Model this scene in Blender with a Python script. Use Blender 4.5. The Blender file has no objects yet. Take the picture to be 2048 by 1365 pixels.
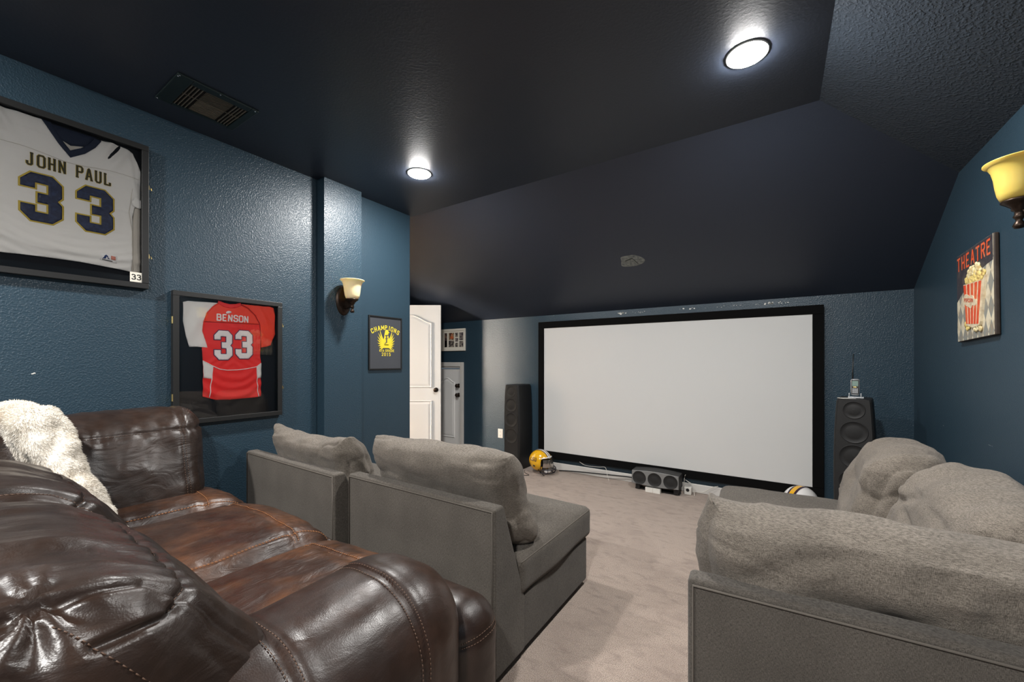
import bpy, bmesh, math, random
import numpy as np
from mathutils import Vector, Matrix, Euler
from mathutils.geometry import delaunay_2d_cdt
random.seed(7)
RNG = np.random.default_rng(7)
SC = bpy.context.scene
COL = SC.collection
PI = math.pi

# ------------------------------------------------------------------ camera, world, exposure
CAM_H = 1.27
cd = bpy.data.cameras.new('camera'); cam = bpy.data.objects.new('camera', cd); COL.objects.link(cam)
cam.location = (0, 0, CAM_H)
cam.rotation_euler = (PI/2, 0, math.atan2(532, 805))
cd.sensor_width = 36; cd.lens = 36*805/2048; cd.shift_y = 42.5/2048; cd.clip_start = 0.02
SC.camera = cam
w = bpy.data.worlds.new('world'); SC.world = w; w.use_nodes = True
w.node_tree.nodes['Background'].inputs[0].default_value = (0.02, 0.025, 0.03, 1)
SC.view_settings.view_transform = 'Standard'; SC.view_settings.look = 'None'
SC.view_settings.gamma = 1; SC.view_settings.exposure = 1.8
SC.view_settings.use_curve_mapping = False
LAMP_STRENGTH = 212.0          # recessed ceiling lamps
REAR_GAIN = 1.75               # the rear pair is brighter
HALL_STRENGTH = 50.0          # daylight in the hallway beyond the open door
DOWNLIGHTS = [(-0.12, 2.16), (-2.265, 2.155), (-2.265, -0.75), (-0.12, -0.75)]

# ------------------------------------------------------------------ helpers: materials
def mat(name, col, rough=0.5, metal=0.0, spec=0.5, bump=None, sheen=0.0, noise=None, coat=0.0):
    """bump=(scale,strength,distance,detail); noise=(scale, col2, lo, hi)"""
    m = bpy.data.materials.new(name); m.use_nodes = True
    nt = m.node_tree; b = nt.nodes['Principled BSDF']
    b.inputs['Base Color'].default_value = (*col, 1)
    b.inputs['Roughness'].default_value = rough
    b.inputs['Metallic'].default_value = metal
    b.inputs['Specular IOR Level'].default_value = spec
    if sheen: b.inputs['Sheen Weight'].default_value = sheen
    if coat: b.inputs['Coat Weight'].default_value = coat; b.inputs['Coat Roughness'].default_value = 0.15
    tc = nt.nodes.new('ShaderNodeTexCoord')
    if noise:
        n = nt.nodes.new('ShaderNodeTexNoise'); n.inputs['Scale'].default_value = noise[0]; n.inputs['Detail'].default_value = 4
        nt.links.new(tc.outputs['Object'], n.inputs['Vector'])
        r = nt.nodes.new('ShaderNodeMapRange'); r.inputs[1].default_value = noise[2]; r.inputs[2].default_value = noise[3]
        nt.links.new(n.outputs['Fac'], r.inputs[0])
        x = nt.nodes.new('ShaderNodeMix'); x.data_type = 'RGBA'
        x.inputs[6].default_value = (*col, 1); x.inputs[7].default_value = (*noise[1], 1)
        nt.links.new(r.outputs[0], x.inputs[0]); nt.links.new(x.outputs[2], b.inputs['Base Color'])
    if bump:
        n = nt.nodes.new('ShaderNodeTexNoise'); n.inputs['Scale'].default_value = bump[0]; n.inputs['Detail'].default_value = bump[3] if len(bump) > 3 else 2
        nt.links.new(tc.outputs['Object'], n.inputs['Vector'])
        bp = nt.nodes.new('ShaderNodeBump'); bp.inputs['Strength'].default_value = bump[1]; bp.inputs['Distance'].default_value = bump[2]
        nt.links.new(n.outputs['Fac'], bp.inputs['Height']); nt.links.new(bp.outputs[0], b.inputs['Normal'])
    return m

def node_noise(nt, tc, scale, detail=2, stretch=(1, 1, 1), dist=0.0):
    mp = nt.nodes.new('ShaderNodeMapping'); mp.inputs['Scale'].default_value = stretch
    nt.links.new(tc.outputs['Object'], mp.inputs['Vector'])
    n = nt.nodes.new('ShaderNodeTexNoise'); n.inputs['Scale'].default_value = scale; n.inputs['Detail'].default_value = detail
    n.inputs['Distortion'].default_value = dist
    nt.links.new(mp.outputs[0], n.inputs['Vector'])
    return n.outputs['Fac']

def mrange(nt, src, a, b, c=0.0, d=1.0):
    r = nt.nodes.new('ShaderNodeMapRange')
    for i, v in enumerate((a, b, c, d)): r.inputs[i+1].default_value = v
    nt.links.new(src, r.inputs[0]); return r.outputs[0]

def mixc(nt, fac, c1, c2):
    x = nt.nodes.new('ShaderNodeMix'); x.data_type = 'RGBA'
    nt.links.new(fac, x.inputs[0])
    for i, c in ((6, c1), (7, c2)):
        if isinstance(c, tuple): x.inputs[i].default_value = (*c, 1)
        else: nt.links.new(c, x.inputs[i])
    return x.outputs[2]

def math_n(nt, op, a, b):
    x = nt.nodes.new('ShaderNodeMath'); x.operation = op
    for i, c in ((0, a), (1, b)):
        if isinstance(c, (int, float)): x.inputs[i].default_value = c
        else: nt.links.new(c, x.inputs[i])
    return x.outputs[0]

def bumpn(nt, h, strength, distance, prev=None):
    bp = nt.nodes.new('ShaderNodeBump'); bp.inputs['Strength'].default_value = strength; bp.inputs['Distance'].default_value = distance
    nt.links.new(h, bp.inputs['Height'])
    if prev is not None: nt.links.new(prev, bp.inputs['Normal'])
    return bp.outputs[0]

def leather(name, base, worn, wornlo, wornhi, k=1.0):
    m = bpy.data.materials.new(name); m.use_nodes = True; nt = m.node_tree; b = nt.nodes['Principled BSDF']
    tc = nt.nodes.new('ShaderNodeTexCoord')
    f1 = mrange(nt, node_noise(nt, tc, 3.2, 5, (1, 1, 1), .6), wornlo, wornhi)
    f2 = mrange(nt, node_noise(nt, tc, 38, 5, (1, .6, 1)), .35, .75, 0.0, .6)
    c = mixc(nt, f1, base, worn)
    c = mixc(nt, f2, c, tuple(v*.55 for v in base))
    nt.links.new(c, b.inputs['Base Color'])
    rr = mrange(nt, node_noise(nt, tc, 14, 4), .3, .7, .28, .48)
    nt.links.new(rr, b.inputs['Roughness'])
    b.inputs['Specular IOR Level'].default_value = .6
    v = nt.nodes.new('ShaderNodeTexVoronoi'); v.inputs['Scale'].default_value = 320; nt.links.new(tc.outputs['Object'], v.inputs['Vector'])
    nrm = bumpn(nt, v.outputs['Distance'], .18, .0008)
    nrm = bumpn(nt, node_noise(nt, tc, 16, 7, (1, .45, 1), 1.6), .6*k, .010, nrm)
    rg_ = nt.nodes.new('ShaderNodeTexNoise'); rg_.noise_type = 'RIDGED_MULTIFRACTAL'; rg_.inputs['Scale'].default_value = 9; rg_.inputs['Detail'].default_value = 5; rg_.inputs['Distortion'].default_value = .8
    nt.links.new(tc.outputs['Object'], rg_.inputs['Vector']); nrm = bumpn(nt, rg_.outputs['Fac'], .22*k, .008, nrm)
    nt.links.new(nrm, b.inputs['Normal'])
    return m

def fabric(name, c1, c2, s=1.0, weave=.5):
    m = bpy.data.materials.new(name); m.use_nodes = True; nt = m.node_tree; b = nt.nodes['Principled BSDF']
    tc = nt.nodes.new('ShaderNodeTexCoord')
    a = node_noise(nt, tc, 120*s, 2, (1, 1, 7)); a2 = node_noise(nt, tc, 120*s, 2, (7, 7, 1))
    mixf = math_n(nt, 'ADD', math_n(nt, 'MULTIPLY', a, .5), math_n(nt, 'MULTIPLY', a2, .5))
    f = mrange(nt, mixf, .38, .62)
    c = mixc(nt, f, c1, c2)
    big = mrange(nt, node_noise(nt, tc, 5, 3), .35, .7, 0, .35)
    c = mixc(nt, big, c, tuple(v*.7 for v in c1))
    nt.links.new(c, b.inputs['Base Color'])
    b.inputs['Roughness'].default_value = .95; b.inputs['Specular IOR Level'].default_value = .15
    b.inputs['Sheen Weight'].default_value = .10; b.inputs['Sheen Roughness'].default_value = .5
    nrm = bumpn(nt, mixf, weave, .003)
    nt.links.new(nrm, b.inputs['Normal'])
    return m

def emit(name, col, s):
    m = bpy.data.materials.new(name); m.use_nodes = True; b = m.node_tree.nodes['Principled BSDF']
    b.inputs['Base Color'].default_value = (.9, .9, .9, 1)
    b.inputs['Emission Color'].default_value = (*col, 1); b.inputs['Emission Strength'].default_value = s
    return m

def wallpaint(name, col, rough, sc, st, dist):
    m = bpy.data.materials.new(name); m.use_nodes = True; nt = m.node_tree; b = nt.nodes['Principled BSDF']
    b.inputs['Base Color'].default_value = (*col, 1); b.inputs['Roughness'].default_value = rough
    tc = nt.nodes.new('ShaderNodeTexCoord')
    h = mrange(nt, node_noise(nt, tc, sc, 1.5, (1, 1, 1), .15), .44, .72)
    nt.links.new(bumpn(nt, h, st, dist), b.inputs['Normal'])
    return m

M = {}
M['wall'] = wallpaint('wall_paint', (.024, .050, .073), .38, 120, .32, .0035)
M['wall_smooth'] = wallpaint('wall_paint_smooth', (.024, .050, .073), .42, 150, .25, .002)
M['ceil'] = wallpaint('ceiling_paint', (.024, .032, .050), .45, 70, .12, .0015)
M['ceil_tex'] = wallpaint('ceiling_paint_textured', (.026, .036, .050), .5, 85, .45, .004)
M['white_trim'] = mat('white_trim_paint', (.62, .60, .57), .4)
M['door'] = mat('white_door_paint', (.80, .79, .77), .4)
M['hall'] = mat('hall_paint', (.62, .58, .5), .6)
M['black'] = mat('black_frame_paint', (.012, .012, .012), .45)
M['velvet'] = mat('black_velvet', (.004, .004, .004), .9, spec=.1)
M['backing'] = mat('black_backing', (.006, .007, .010), .8, spec=.2)
M['screen'] = mat('screen_vinyl', (.62, .62, .61), .75, spec=.15)
M['bronze'] = mat('dark_bronze', (.045, .03, .022), .38, metal=.8)
M['brass'] = mat('brass', (.75, .58, .25), .3, metal=1)
M['chrome'] = mat('chrome', (.6, .6, .6), .25, metal=1)
M['leather'] = leather('brown_leather', (.022, .0125, .009), (.044, .024, .016), .45, .8, .6)
M['leather_smooth'] = leather('smooth_brown_leather', (.023, .0125, .009), (.046, .022, .014), .42, .75, .22)
M['leather_seat'] = leather('worn_brown_leather', (.030, .014, .009), (.120, .048, .020), .42, .76, .9)
M['leather_worn'] = leather('amber_worn_leather', (.034, .015, .009), (.18, .070, .024), .46, .76, .9)
M['stitch'] = mat('tan_thread', (.32, .13, .045), .7)
M['stitch_dark'] = mat('brown_thread', (.10, .055, .035), .6)
M['fab'] = fabric('grey_linen', (.058, .049, .041), (.165, .146, .124), 1.1, .6)
M['fab_cush'] = fabric('grey_slub_linen', (.095, .081, .066), (.275, .238, .200), .95, .9)
M['fab_dark'] = fabric('grey_twill', (.048, .041, .035), (.150, .133, .114), 1.35, .6)
M['piping'] = mat('grey_piping', (.12, .105, .09), .9, spec=.15)
M['fur'] = mat('white_fur', (.80, .75, .67), .8, spec=.2, sheen=.3, noise=(7, (.74, .65, .53), .5, .8))
M['fur_base'] = mat('fur_hide', (.82, .77, .69), .9)
M['spk'] = mat('charcoal_speaker', (.008, .008, .0085), .55, bump=(300, .15, .001))
M['spk_front'] = mat('speaker_baffle', (.012, .0115, .0115), .6)
M['cone'] = mat('speaker_mesh', (.010, .0095, .0095), .6, bump=(600, .4, .001))
M['cone2'] = mat('speaker_mesh_grey', (.012, .012, .012), .6, bump=(600, .4, .001))
M['spk_grey'] = mat('grey_speaker_baffle', (.19, .19, .186), .5)
M['plastic_white'] = mat('white_plastic', (.75, .73, .68), .4)
M['silver'] = mat('silver_plastic', (.45, .46, .47), .35, metal=.4)
M['lcd'] = mat('lcd_green', (.18, .27, .23), .3)
M['cable_white'] = mat('white_cable', (.65, .62, .56), .5)
M['cable_black'] = mat('black_cable', (.01, .01, .01), .5)
M['yellow'] = mat('helmet_gold', (.75, .40, .012), .18, coat=.6)
M['white_gloss'] = mat('helmet_white', (.8, .78, .76), .2, coat=.5)
M['purple'] = mat('stripe_purple', (.03, .012, .03), .3)
M['facemask'] = mat('facemask_black', (.012, .010, .018), .3)
M['visor'] = mat('visor_chrome', (.5, .46, .42), .12, metal=.9)
M['jw'] = mat('jersey_white', (.86, .83, .79), .75, sheen=.2, bump=(220, .2, .001))
M['jw_in'] = mat('jersey_white_lining', (.62, .57, .50), .85)
M['navy'] = mat('jersey_navy', (.010, .017, .055), .5, noise=(60, (.02, .035, .10), .45, .65))
M['navy_collar'] = mat('collar_navy', (.010, .018, .045), .8)
M['gold'] = mat('trim_gold', (.62, .45, .06), .6)
M['letters_dk'] = mat('lettering_dark', (.035, .030, .008), .6)
M['jr'] = mat('jersey_red', (.90, .016, .012), .62, sheen=.15, bump=(260, .2, .001))
M['jr2'] = mat('jersey_orange_red', (.95, .055, .018), .6, bump=(260, .2, .001))
M['jr_dk'] = mat('jersey_red_seam', (.35, .01, .01), .8)
M['jwh2'] = mat('jersey_numeral_white', (.90, .88, .86), .6)
M['jr_navy'] = mat('numeral_outline_navy', (.05, .02, .09), .6)
M['paper'] = mat('paper_cream', (.88, .83, .72), .7)
M['ink'] = mat('ink_black', (.01, .01, .01), .6)
M['logo_blue'] = mat('logo_blue', (.012, .04, .16), .6)
M['pink'] = mat('patch_pink', (.70, .25, .18), .7)
M['plaque'] = mat('plaque_slate', (.060, .064, .074), .35)
M['plaque_y'] = mat('plaque_yellow', (.80, .64, .04), .5)
M['glow'] = emit('lamp_lens_glow', (1.0, .98, .95), LAMP_STRENGTH)
M['glow_rear'] = emit('lamp_lens_glow_rear', (1.0, .98, .95), LAMP_STRENGTH*REAR_GAIN)
M['trim_white'] = mat('lamp_trim_white', (.8, .8, .78), .5)
M['vent'] = mat('vent_green_paint', (.012, .022, .022), .4)
M['vent_slat'] = mat('vent_louver', (.20, .18, .14), .5)
M['filter'] = mat('dusty_filter', (.16, .145, .115), .9, noise=(30, (.09, .08, .06), .4, .7))
M['voidm'] = mat('duct_dark', (.003, .002, .002), .9)
M['putty'] = mat('bare_plaster', (.75, .74, .7), .8)
M['spackle'] = mat('grey_spackle', (.22, .23, .21), .7, noise=(40, (.09, .10, .10), .4, .7))
M['rust'] = mat('dark_crack', (.008, .010, .008), .8)

def glass_mat():
    m = bpy.data.materials.new('clear_glass'); m.use_nodes = True; nt = m.node_tree
    for n in list(nt.nodes): nt.nodes.remove(n)
    o = nt.nodes.new('ShaderNodeOutputMaterial'); t = nt.nodes.new('ShaderNodeBsdfTransparent'); g = nt.nodes.new('ShaderNodeBsdfGlossy')
    g.inputs['Roughness'].default_value = .02; g.inputs['Color'].default_value = (1, 1, 1, 1)
    fr = nt.nodes.new('ShaderNodeFresnel'); fr.inputs['IOR'].default_value = 1.45
    mx = nt.nodes.new('ShaderNodeMixShader')
    nt.links.new(fr.outputs[0], mx.inputs[0]); nt.links.new(t.outputs[0], mx.inputs[1]); nt.links.new(g.outputs[0], mx.inputs[2])
    nt.links.new(mx.outputs[0], o.inputs['Surface']); return m
M['glass'] = glass_mat()

def shade_mat(name, col, em):
    m = mat(name, col, .35)
    b = m.node_tree.nodes['Principled BSDF']
    b.inputs['Subsurface Weight'].default_value = .3; b.inputs['Subsurface Radius'].default_value = (.03, .02, .01)
    b.inputs['Subsurface Scale'].default_value = .5
    return m
M['shade'] = shade_mat('alabaster_glass', (.88, .76, .50), 0)
M['shade_y'] = shade_mat('amber_glass', (.72, .54, .12), 0)

def carpet():
    m = bpy.data.materials.new('beige_carpet'); m.use_nodes = True; nt = m.node_tree; b = nt.nodes['Principled BSDF']
    tc = nt.nodes.new('ShaderNodeTexCoord')
    fine = node_noise(nt, tc, 300, 4)
    f = mrange(nt, fine, .32, .60)
    c = mixc(nt, f, (.13, .082, .060), (.64, .505, .415))
    big = mrange(nt, node_noise(nt, tc, 2.3, 6, (1, 1, 1), 1.2), .44, .72, 0, .42)
    c = mixc(nt, big, c, (.27, .190, .152))
    mid = mrange(nt, node_noise(nt, tc, 20, 5, (.5, 1, 1), .8), .5, .72, 0, .5)
    c = mixc(nt, mid, c, (.22, .155, .122))
    nt.links.new(c, b.inputs['Base Color']); b.inputs['Roughness'].default_value = 1; b.inputs['Specular IOR Level'].default_value = .05
    b.inputs['Sheen Weight'].default_value = .3
    nrm = bumpn(nt, fine, .9, .012); nrm = bumpn(nt, node_noise(nt, tc, 45, 3), .4, .01, nrm)
    nt.links.new(nrm, b.inputs['Normal']); return m
M['carpet'] = carpet()

# ------------------------------------------------------------------ helpers: objects
def tag(o, label=None, cat=None, group=None, kind=None):
    if label: o['label'] = label
    if cat: o['category'] = cat
    if group: o['group'] = group
    if kind: o['kind'] = kind
    return o
def thing(name, label, cat, loc=(0, 0, 0), rz=0, group=None):
    o = bpy.data.objects.new(name, None); COL.objects.link(o); o.location = loc; o.rotation_euler = (0, 0, rz)
    o.empty_display_size = .1
    return tag(o, label, cat, group)
def mesh(name, V, Fc, m, parent=None, loc=(0, 0, 0), rot=(0, 0, 0), smooth=False, label=None):
    me = bpy.data.meshes.new(name)
    me.from_pydata([tuple(map(float, v)) for v in V], [], [tuple(int(i) for i in f) for f in Fc]); me.update()
    ms = m if isinstance(m, (list, tuple)) else [m]
    for x in ms: me.materials.append(x)
    if smooth: me.polygons.foreach_set('use_smooth', [True]*len(me.polygons))
    o = bpy.data.objects.new(name, me); COL.objects.link(o); o.location = loc; o.rotation_euler = rot
    if parent: o.parent = parent
    if label: o['label'] = label
    return o
class G:
    """collects shapes into one mesh"""
    def __init__(s): s.V = []; s.F = []
    def add(s, V, F):
        k = len(s.V); s.V += [tuple(v) for v in V]; s.F += [tuple(i+k for i in f) for f in F]; return s
    def box(s, a, b):
        x0, y0, z0 = a; x1, y1, z1 = b
        V = [(x, y, z) for z in (z0, z1) for y in (y0, y1) for x in (x0, x1)]
        return s.add(V, [(0, 2, 3, 1), (4, 5, 7, 6), (0, 1, 5, 4), (2, 6, 7, 3), (0, 4, 6, 2), (1, 3, 7, 5)])
    def tube(s, pts, r, n=8, cap=True):
        pts = [Vector(p) for p in pts]; rings = []; V = []; F = []
        rad = r if isinstance(r, (list, tuple)) else [r]*len(pts)
        up = None
        for i, p in enumerate(pts):
            t = (pts[min(i+1, len(pts)-1)] - pts[max(i-1, 0)]).normalized()
            if up is None:
                up = Vector((0, 0, 1)) if abs(t.z) < .9 else Vector((1, 0, 0))
            a = t.cross(up).normalized(); up = a.cross(t).normalized()
            for k in range(n):
                th = 2*PI*k/n; V.append(p + (a*math.cos(th)+up*math.sin(th))*rad[i])
        for i in range(len(pts)-1):
            for k in range(n):
                k2 = (k+1) % n; F.append((i*n+k, i*n+k2, (i+1)*n+k2, (i+1)*n+k))
        if cap: F.append(tuple(range(n-1, -1, -1))); F.append(tuple((len(pts)-1)*n+k for k in range(n)))
        return s.add(V, F)
    def lathe(s, prof, n=32, c=(0, 0, 0), axis='Z', sx=1, sy=1):
        V = []; F = []
        for r, z in prof:
            for k in range(n):
                th = 2*PI*k/n; x = r*math.cos(th)*sx; y = r*math.sin(th)*sy
                if axis == 'Z': V.append((c[0]+x, c[1]+y, c[2]+z))
                elif axis == 'Y': V.append((c[0]+x, c[1]+z, c[2]+y))
                else: V.append((c[0]+z, c[1]+x, c[2]+y))
        for i in range(len(prof)-1):
            for k in range(n):
                k2 = (k+1) % n; F.append((i*n+k, i*n+k2, (i+1)*n+k2, (i+1)*n+k))
        return s.add(V, F)
    def build(s, name, m, parent=None, bevel=0, smooth=False, seg=2, label=None, loc=(0, 0, 0), rot=(0, 0, 0), fix=True):
        o = mesh(name, s.V, s.F, m, parent, loc, rot, smooth, label)
        if fix:
            bm = bmesh.new(); bm.from_mesh(o.data); bmesh.ops.recalc_face_normals(bm, faces=bm.faces); bm.to_mesh(o.data); bm.free()
        if bevel:
            bv = o.modifiers.new('bevel', 'BEVEL'); bv.width = bevel; bv.segments = seg; bv.limit_method = 'ANGLE'; bv.angle_limit = .6
            if seg > 2:
                o.data.polygons.foreach_set('use_smooth', [True]*len(o.data.polygons))
                wn = o.modifiers.new('wn', 'WEIGHTED_NORMAL')
        return o
def box(name, a, b, m, parent=None, bevel=0, **k): return G().box(a, b).build(name, m, parent, bevel, **k)

# vectorised smooth value noise
_perm = RNG.random(4096)
def _h(ix, iy, iz): return _perm[(ix*73+iy*179+iz*283) % 4096]
def vnoise(P):
    P = np.asarray(P, float); I = np.floor(P).astype(int); f = P-I; u = f*f*f*(f*(f*6-15)+10)
    r = 0
    for dx in (0, 1):
        for dy in (0, 1):
            for dz in (0, 1):
                wgt = (u[:, 0] if dx else 1-u[:, 0])*(u[:, 1] if dy else 1-u[:, 1])*(u[:, 2] if dz else 1-u[:, 2])
                r = r+wgt*_h(I[:, 0]+dx, I[:, 1]+dy, I[:, 2]+dz)
    return r*2-1
def fbm(P, o=3):
    r = 0; a = 1; P = np.asarray(P, float)
    for i in range(o): r = r+a*vnoise(P*(2**i)+17.3*i); a *= .5
    return r
def ridge(P, o=2):
    r = 0; a = 1; P = np.asarray(P, float)
    for i in range(o): r = r+a*(1-np.abs(vnoise(P*(2**i)+9.1*i))*2); a *= .5
    return r

class Cushion:
    """rounded box surface with a deformation; seams evaluate the same surface"""
    def __init__(s, half, r, fn=None):
        s.h = np.array(half, float); s.r = r; s.fn = fn
    def ev(s, p, off=0.0):
        p = np.asarray(p, float); q = p*s.h; core = np.maximum(s.h-s.r, 0); c = np.clip(q, -core, core)
        d = q-c; L = np.linalg.norm(d, axis=1, keepdims=True); L[L < 1e-9] = 1; n = d/L
        P = c+n*np.minimum(s.r, s.h.min())
        P = P+n*off
        if s.fn is not None: P = s.fn(P, n, p)
        return P
    def build(s, name, m, parent, loc=(0, 0, 0), rot=(0, 0, 0), n=40, nz=None, label=None):
        N = (n, n, n) if nz is None else nz
        idx = {}; pts = []; F = []
        def vid(i, j, k):
            key = (i, j, k)
            if key not in idx: idx[key] = len(pts); pts.append((2*i/N[0]-1, 2*j/N[1]-1, 2*k/N[2]-1))
            return idx[key]
        a, b, c = N
        for i in range(a):
            for j in range(b):
                F.append((vid(i, j, 0), vid(i, j+1, 0), vid(i+1, j+1, 0), vid(i+1, j, 0)))
                F.append((vid(i, j, c), vid(i+1, j, c), vid(i+1, j+1, c), vid(i, j+1, c)))
        for i in range(a):
            for k in range(c):
                F.append((vid(i, 0, k), vid(i+1, 0, k), vid(i+1, 0, k+1), vid(i, 0, k+1)))
                F.append((vid(i, b, k), vid(i, b, k+1), vid(i+1, b, k+1), vid(i+1, b, k)))
        for j in range(b):
            for k in range(c):
                F.append((vid(0, j, k), vid(0, j, k+1), vid(0, j+1, k+1), vid(0, j+1, k)))
                F.append((vid(a, j, k), vid(a, j+1, k), vid(a, j+1, k+1), vid(a, j, k+1)))
        V = s.ev(np.array(pts))
        s.o = mesh(name, V, F, m, parent, loc, rot, True, label)
        return s.o
    def seam(s, name, poly, m, parent, r=.0012, dash=0, off=.001, double=0, label=None):
        """poly: points in normalised cube coords on the surface; parent is the cushion object"""
        g = G(); P = []
        for i in range(len(poly)-1):
            A = np.array(poly[i], float); B = np.array(poly[i+1], float); k = max(2, int(np.linalg.norm((B-A)*s.h)/.012))
            for t in range(k): P.append(A+(B-A)*t/k)
        P.append(np.array(poly[-1], float))
        P = s.ev(np.array(P), off)
        sets = [P]
        if double:
            T = np.gradient(P, axis=0); sets = [P, s.ev(np.array([np.array(q) for q in _dens(poly, s.h, double)]), off)]
        for Q in sets:
            if dash:
                L = 0; seg = []
                for i in range(len(Q)-1):
                    a, b = Q[i], Q[i+1]; d = np.linalg.norm(b-a); k = max(1, int(round(d/dash)))
                    for t in range(k): g.tube([a+(b-a)*(t+.12)/k, a+(b-a)*(t+.75)/k], r, 5)
            else: g.tube([tuple(x) for x in Q], r, 6)
        return g.build(name, m, parent, smooth=True, label=label, fix=False)
def _dens(poly, h, shift):
    out = []
    for i in range(len(poly)-1):
        A = np.array(poly[i], float); B = np.array(poly[i+1], float); k = max(2, int(np.linalg.norm((B-A)*h)/.012))
        for t in range(k): out.append(A+(B-A)*t/k+np.array(shift))
    out.append(np.array(poly[-1], float)+np.array(shift)); return out

def poly_fill(poly, step, hf=None, holes=()):
    """triangulate a 2D polygon with interior grid points; returns (V2, F)"""
    def densify(pl):
        o = []
        for i in range(len(pl)):
            a = Vector(pl[i]); b = Vector(pl[(i+1) % len(pl)]); k = max(1, int((b-a).length/step))
            for t in range(k): o.append(a+(b-a)*t/k)
        return o
    rings = [densify(poly)]+[densify(h) for h in holes]
    V = []; E = []; faces = []
    for r in rings:
        k = len(V); V += r; E += [(k+i, k+(i+1) % len(r)) for i in range(len(r))]
    xs = [p.x for p in rings[0]]; ys = [p.y for p in rings[0]]
    def inside(x, y, pl):
        c = False; j = len(pl)-1
        for i in range(len(pl)):
            if (pl[i].y > y) != (pl[j].y > y) and x < (pl[j].x-pl[i].x)*(y-pl[i].y)/(pl[j].y-pl[i].y)+pl[i].x: c = not c
            j = i
        return c
    A = np.array([(p.x, p.y) for p in V])
    x = min(xs)+step*.5
    row = 0
    while x < max(xs):
        y = min(ys)+step*.5*(1+row % 2)
        while y < max(ys):
            if inside(x, y, rings[0]) and not any(inside(x, y, h) for h in rings[1:]):
                if ((A-(x, y))**2).sum(1).min() > (step*.45)**2: V.append(Vector((x, y)))
            y += step
        x += step; row += 1
    vo, eo, fo, _, _, _ = delaunay_2d_cdt(V, E, [], 1 if not holes else 0, 1e-6)
    Fo = []
    for f in fo:
        if holes:
            c = sum((vo[i] for i in f), Vector((0, 0)))/len(f)
            if not inside(c.x, c.y, rings[0]) or any(inside(c.x, c.y, h) for h in rings[1:]): continue
        Fo.append(tuple(f))
    return [(p.x, p.y) for p in vo], Fo
def smooth_poly(pts, n=6):
    """closed catmull-rom"""
    out = []; N = len(pts)
    for i in range(N):
        p = [np.array(pts[(i+k-1) % N], float) for k in range(4)]
        for j in range(n):
            t = j/n
            out.append(tuple(.5*((2*p[1])+(-p[0]+p[2])*t+(2*p[0]-5*p[1]+4*p[2]-p[3])*t*t+(-p[0]+3*p[1]-3*p[2]+p[3])*t**3)))
    return out
def offset_poly(pts, d):
    N = len(pts); area = sum(pts[i][0]*pts[(i+1) % N][1]-pts[(i+1) % N][0]*pts[i][1] for i in range(N)); sg = 1 if area > 0 else -1
    out = []
    for i in range(N):
        a, b, c = (Vector(pts[(i+k-1) % N]) for k in range(3))
        e1 = (b-a).normalized(); e2 = (c-b).normalized(); n1 = Vector((e1.y, -e1.x))*sg; n2 = Vector((e2.y, -e2.x))*sg
        m = (n1+n2); m = m/max(.35, m.length_squared/2)
        out.append(tuple(b+m*d))
    return out
THREE = [(0, 13.3), (2.4, 16), (7.6, 16), (10, 13.6), (10, 9.3), (8.9, 8), (10, 6.7), (10, 2.4), (7.6, 0), (2.4, 0), (0, 2.7), (0, 5.3), (3.4, 5.3), (3.4, 3.1), (6.6, 3.1), (6.6, 6.4), (4.0, 6.4), (4.0, 9.6), (6.6, 9.6), (6.6, 12.9), (3.4, 12.9), (3.4, 11.0), (0, 11.0)]
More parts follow.
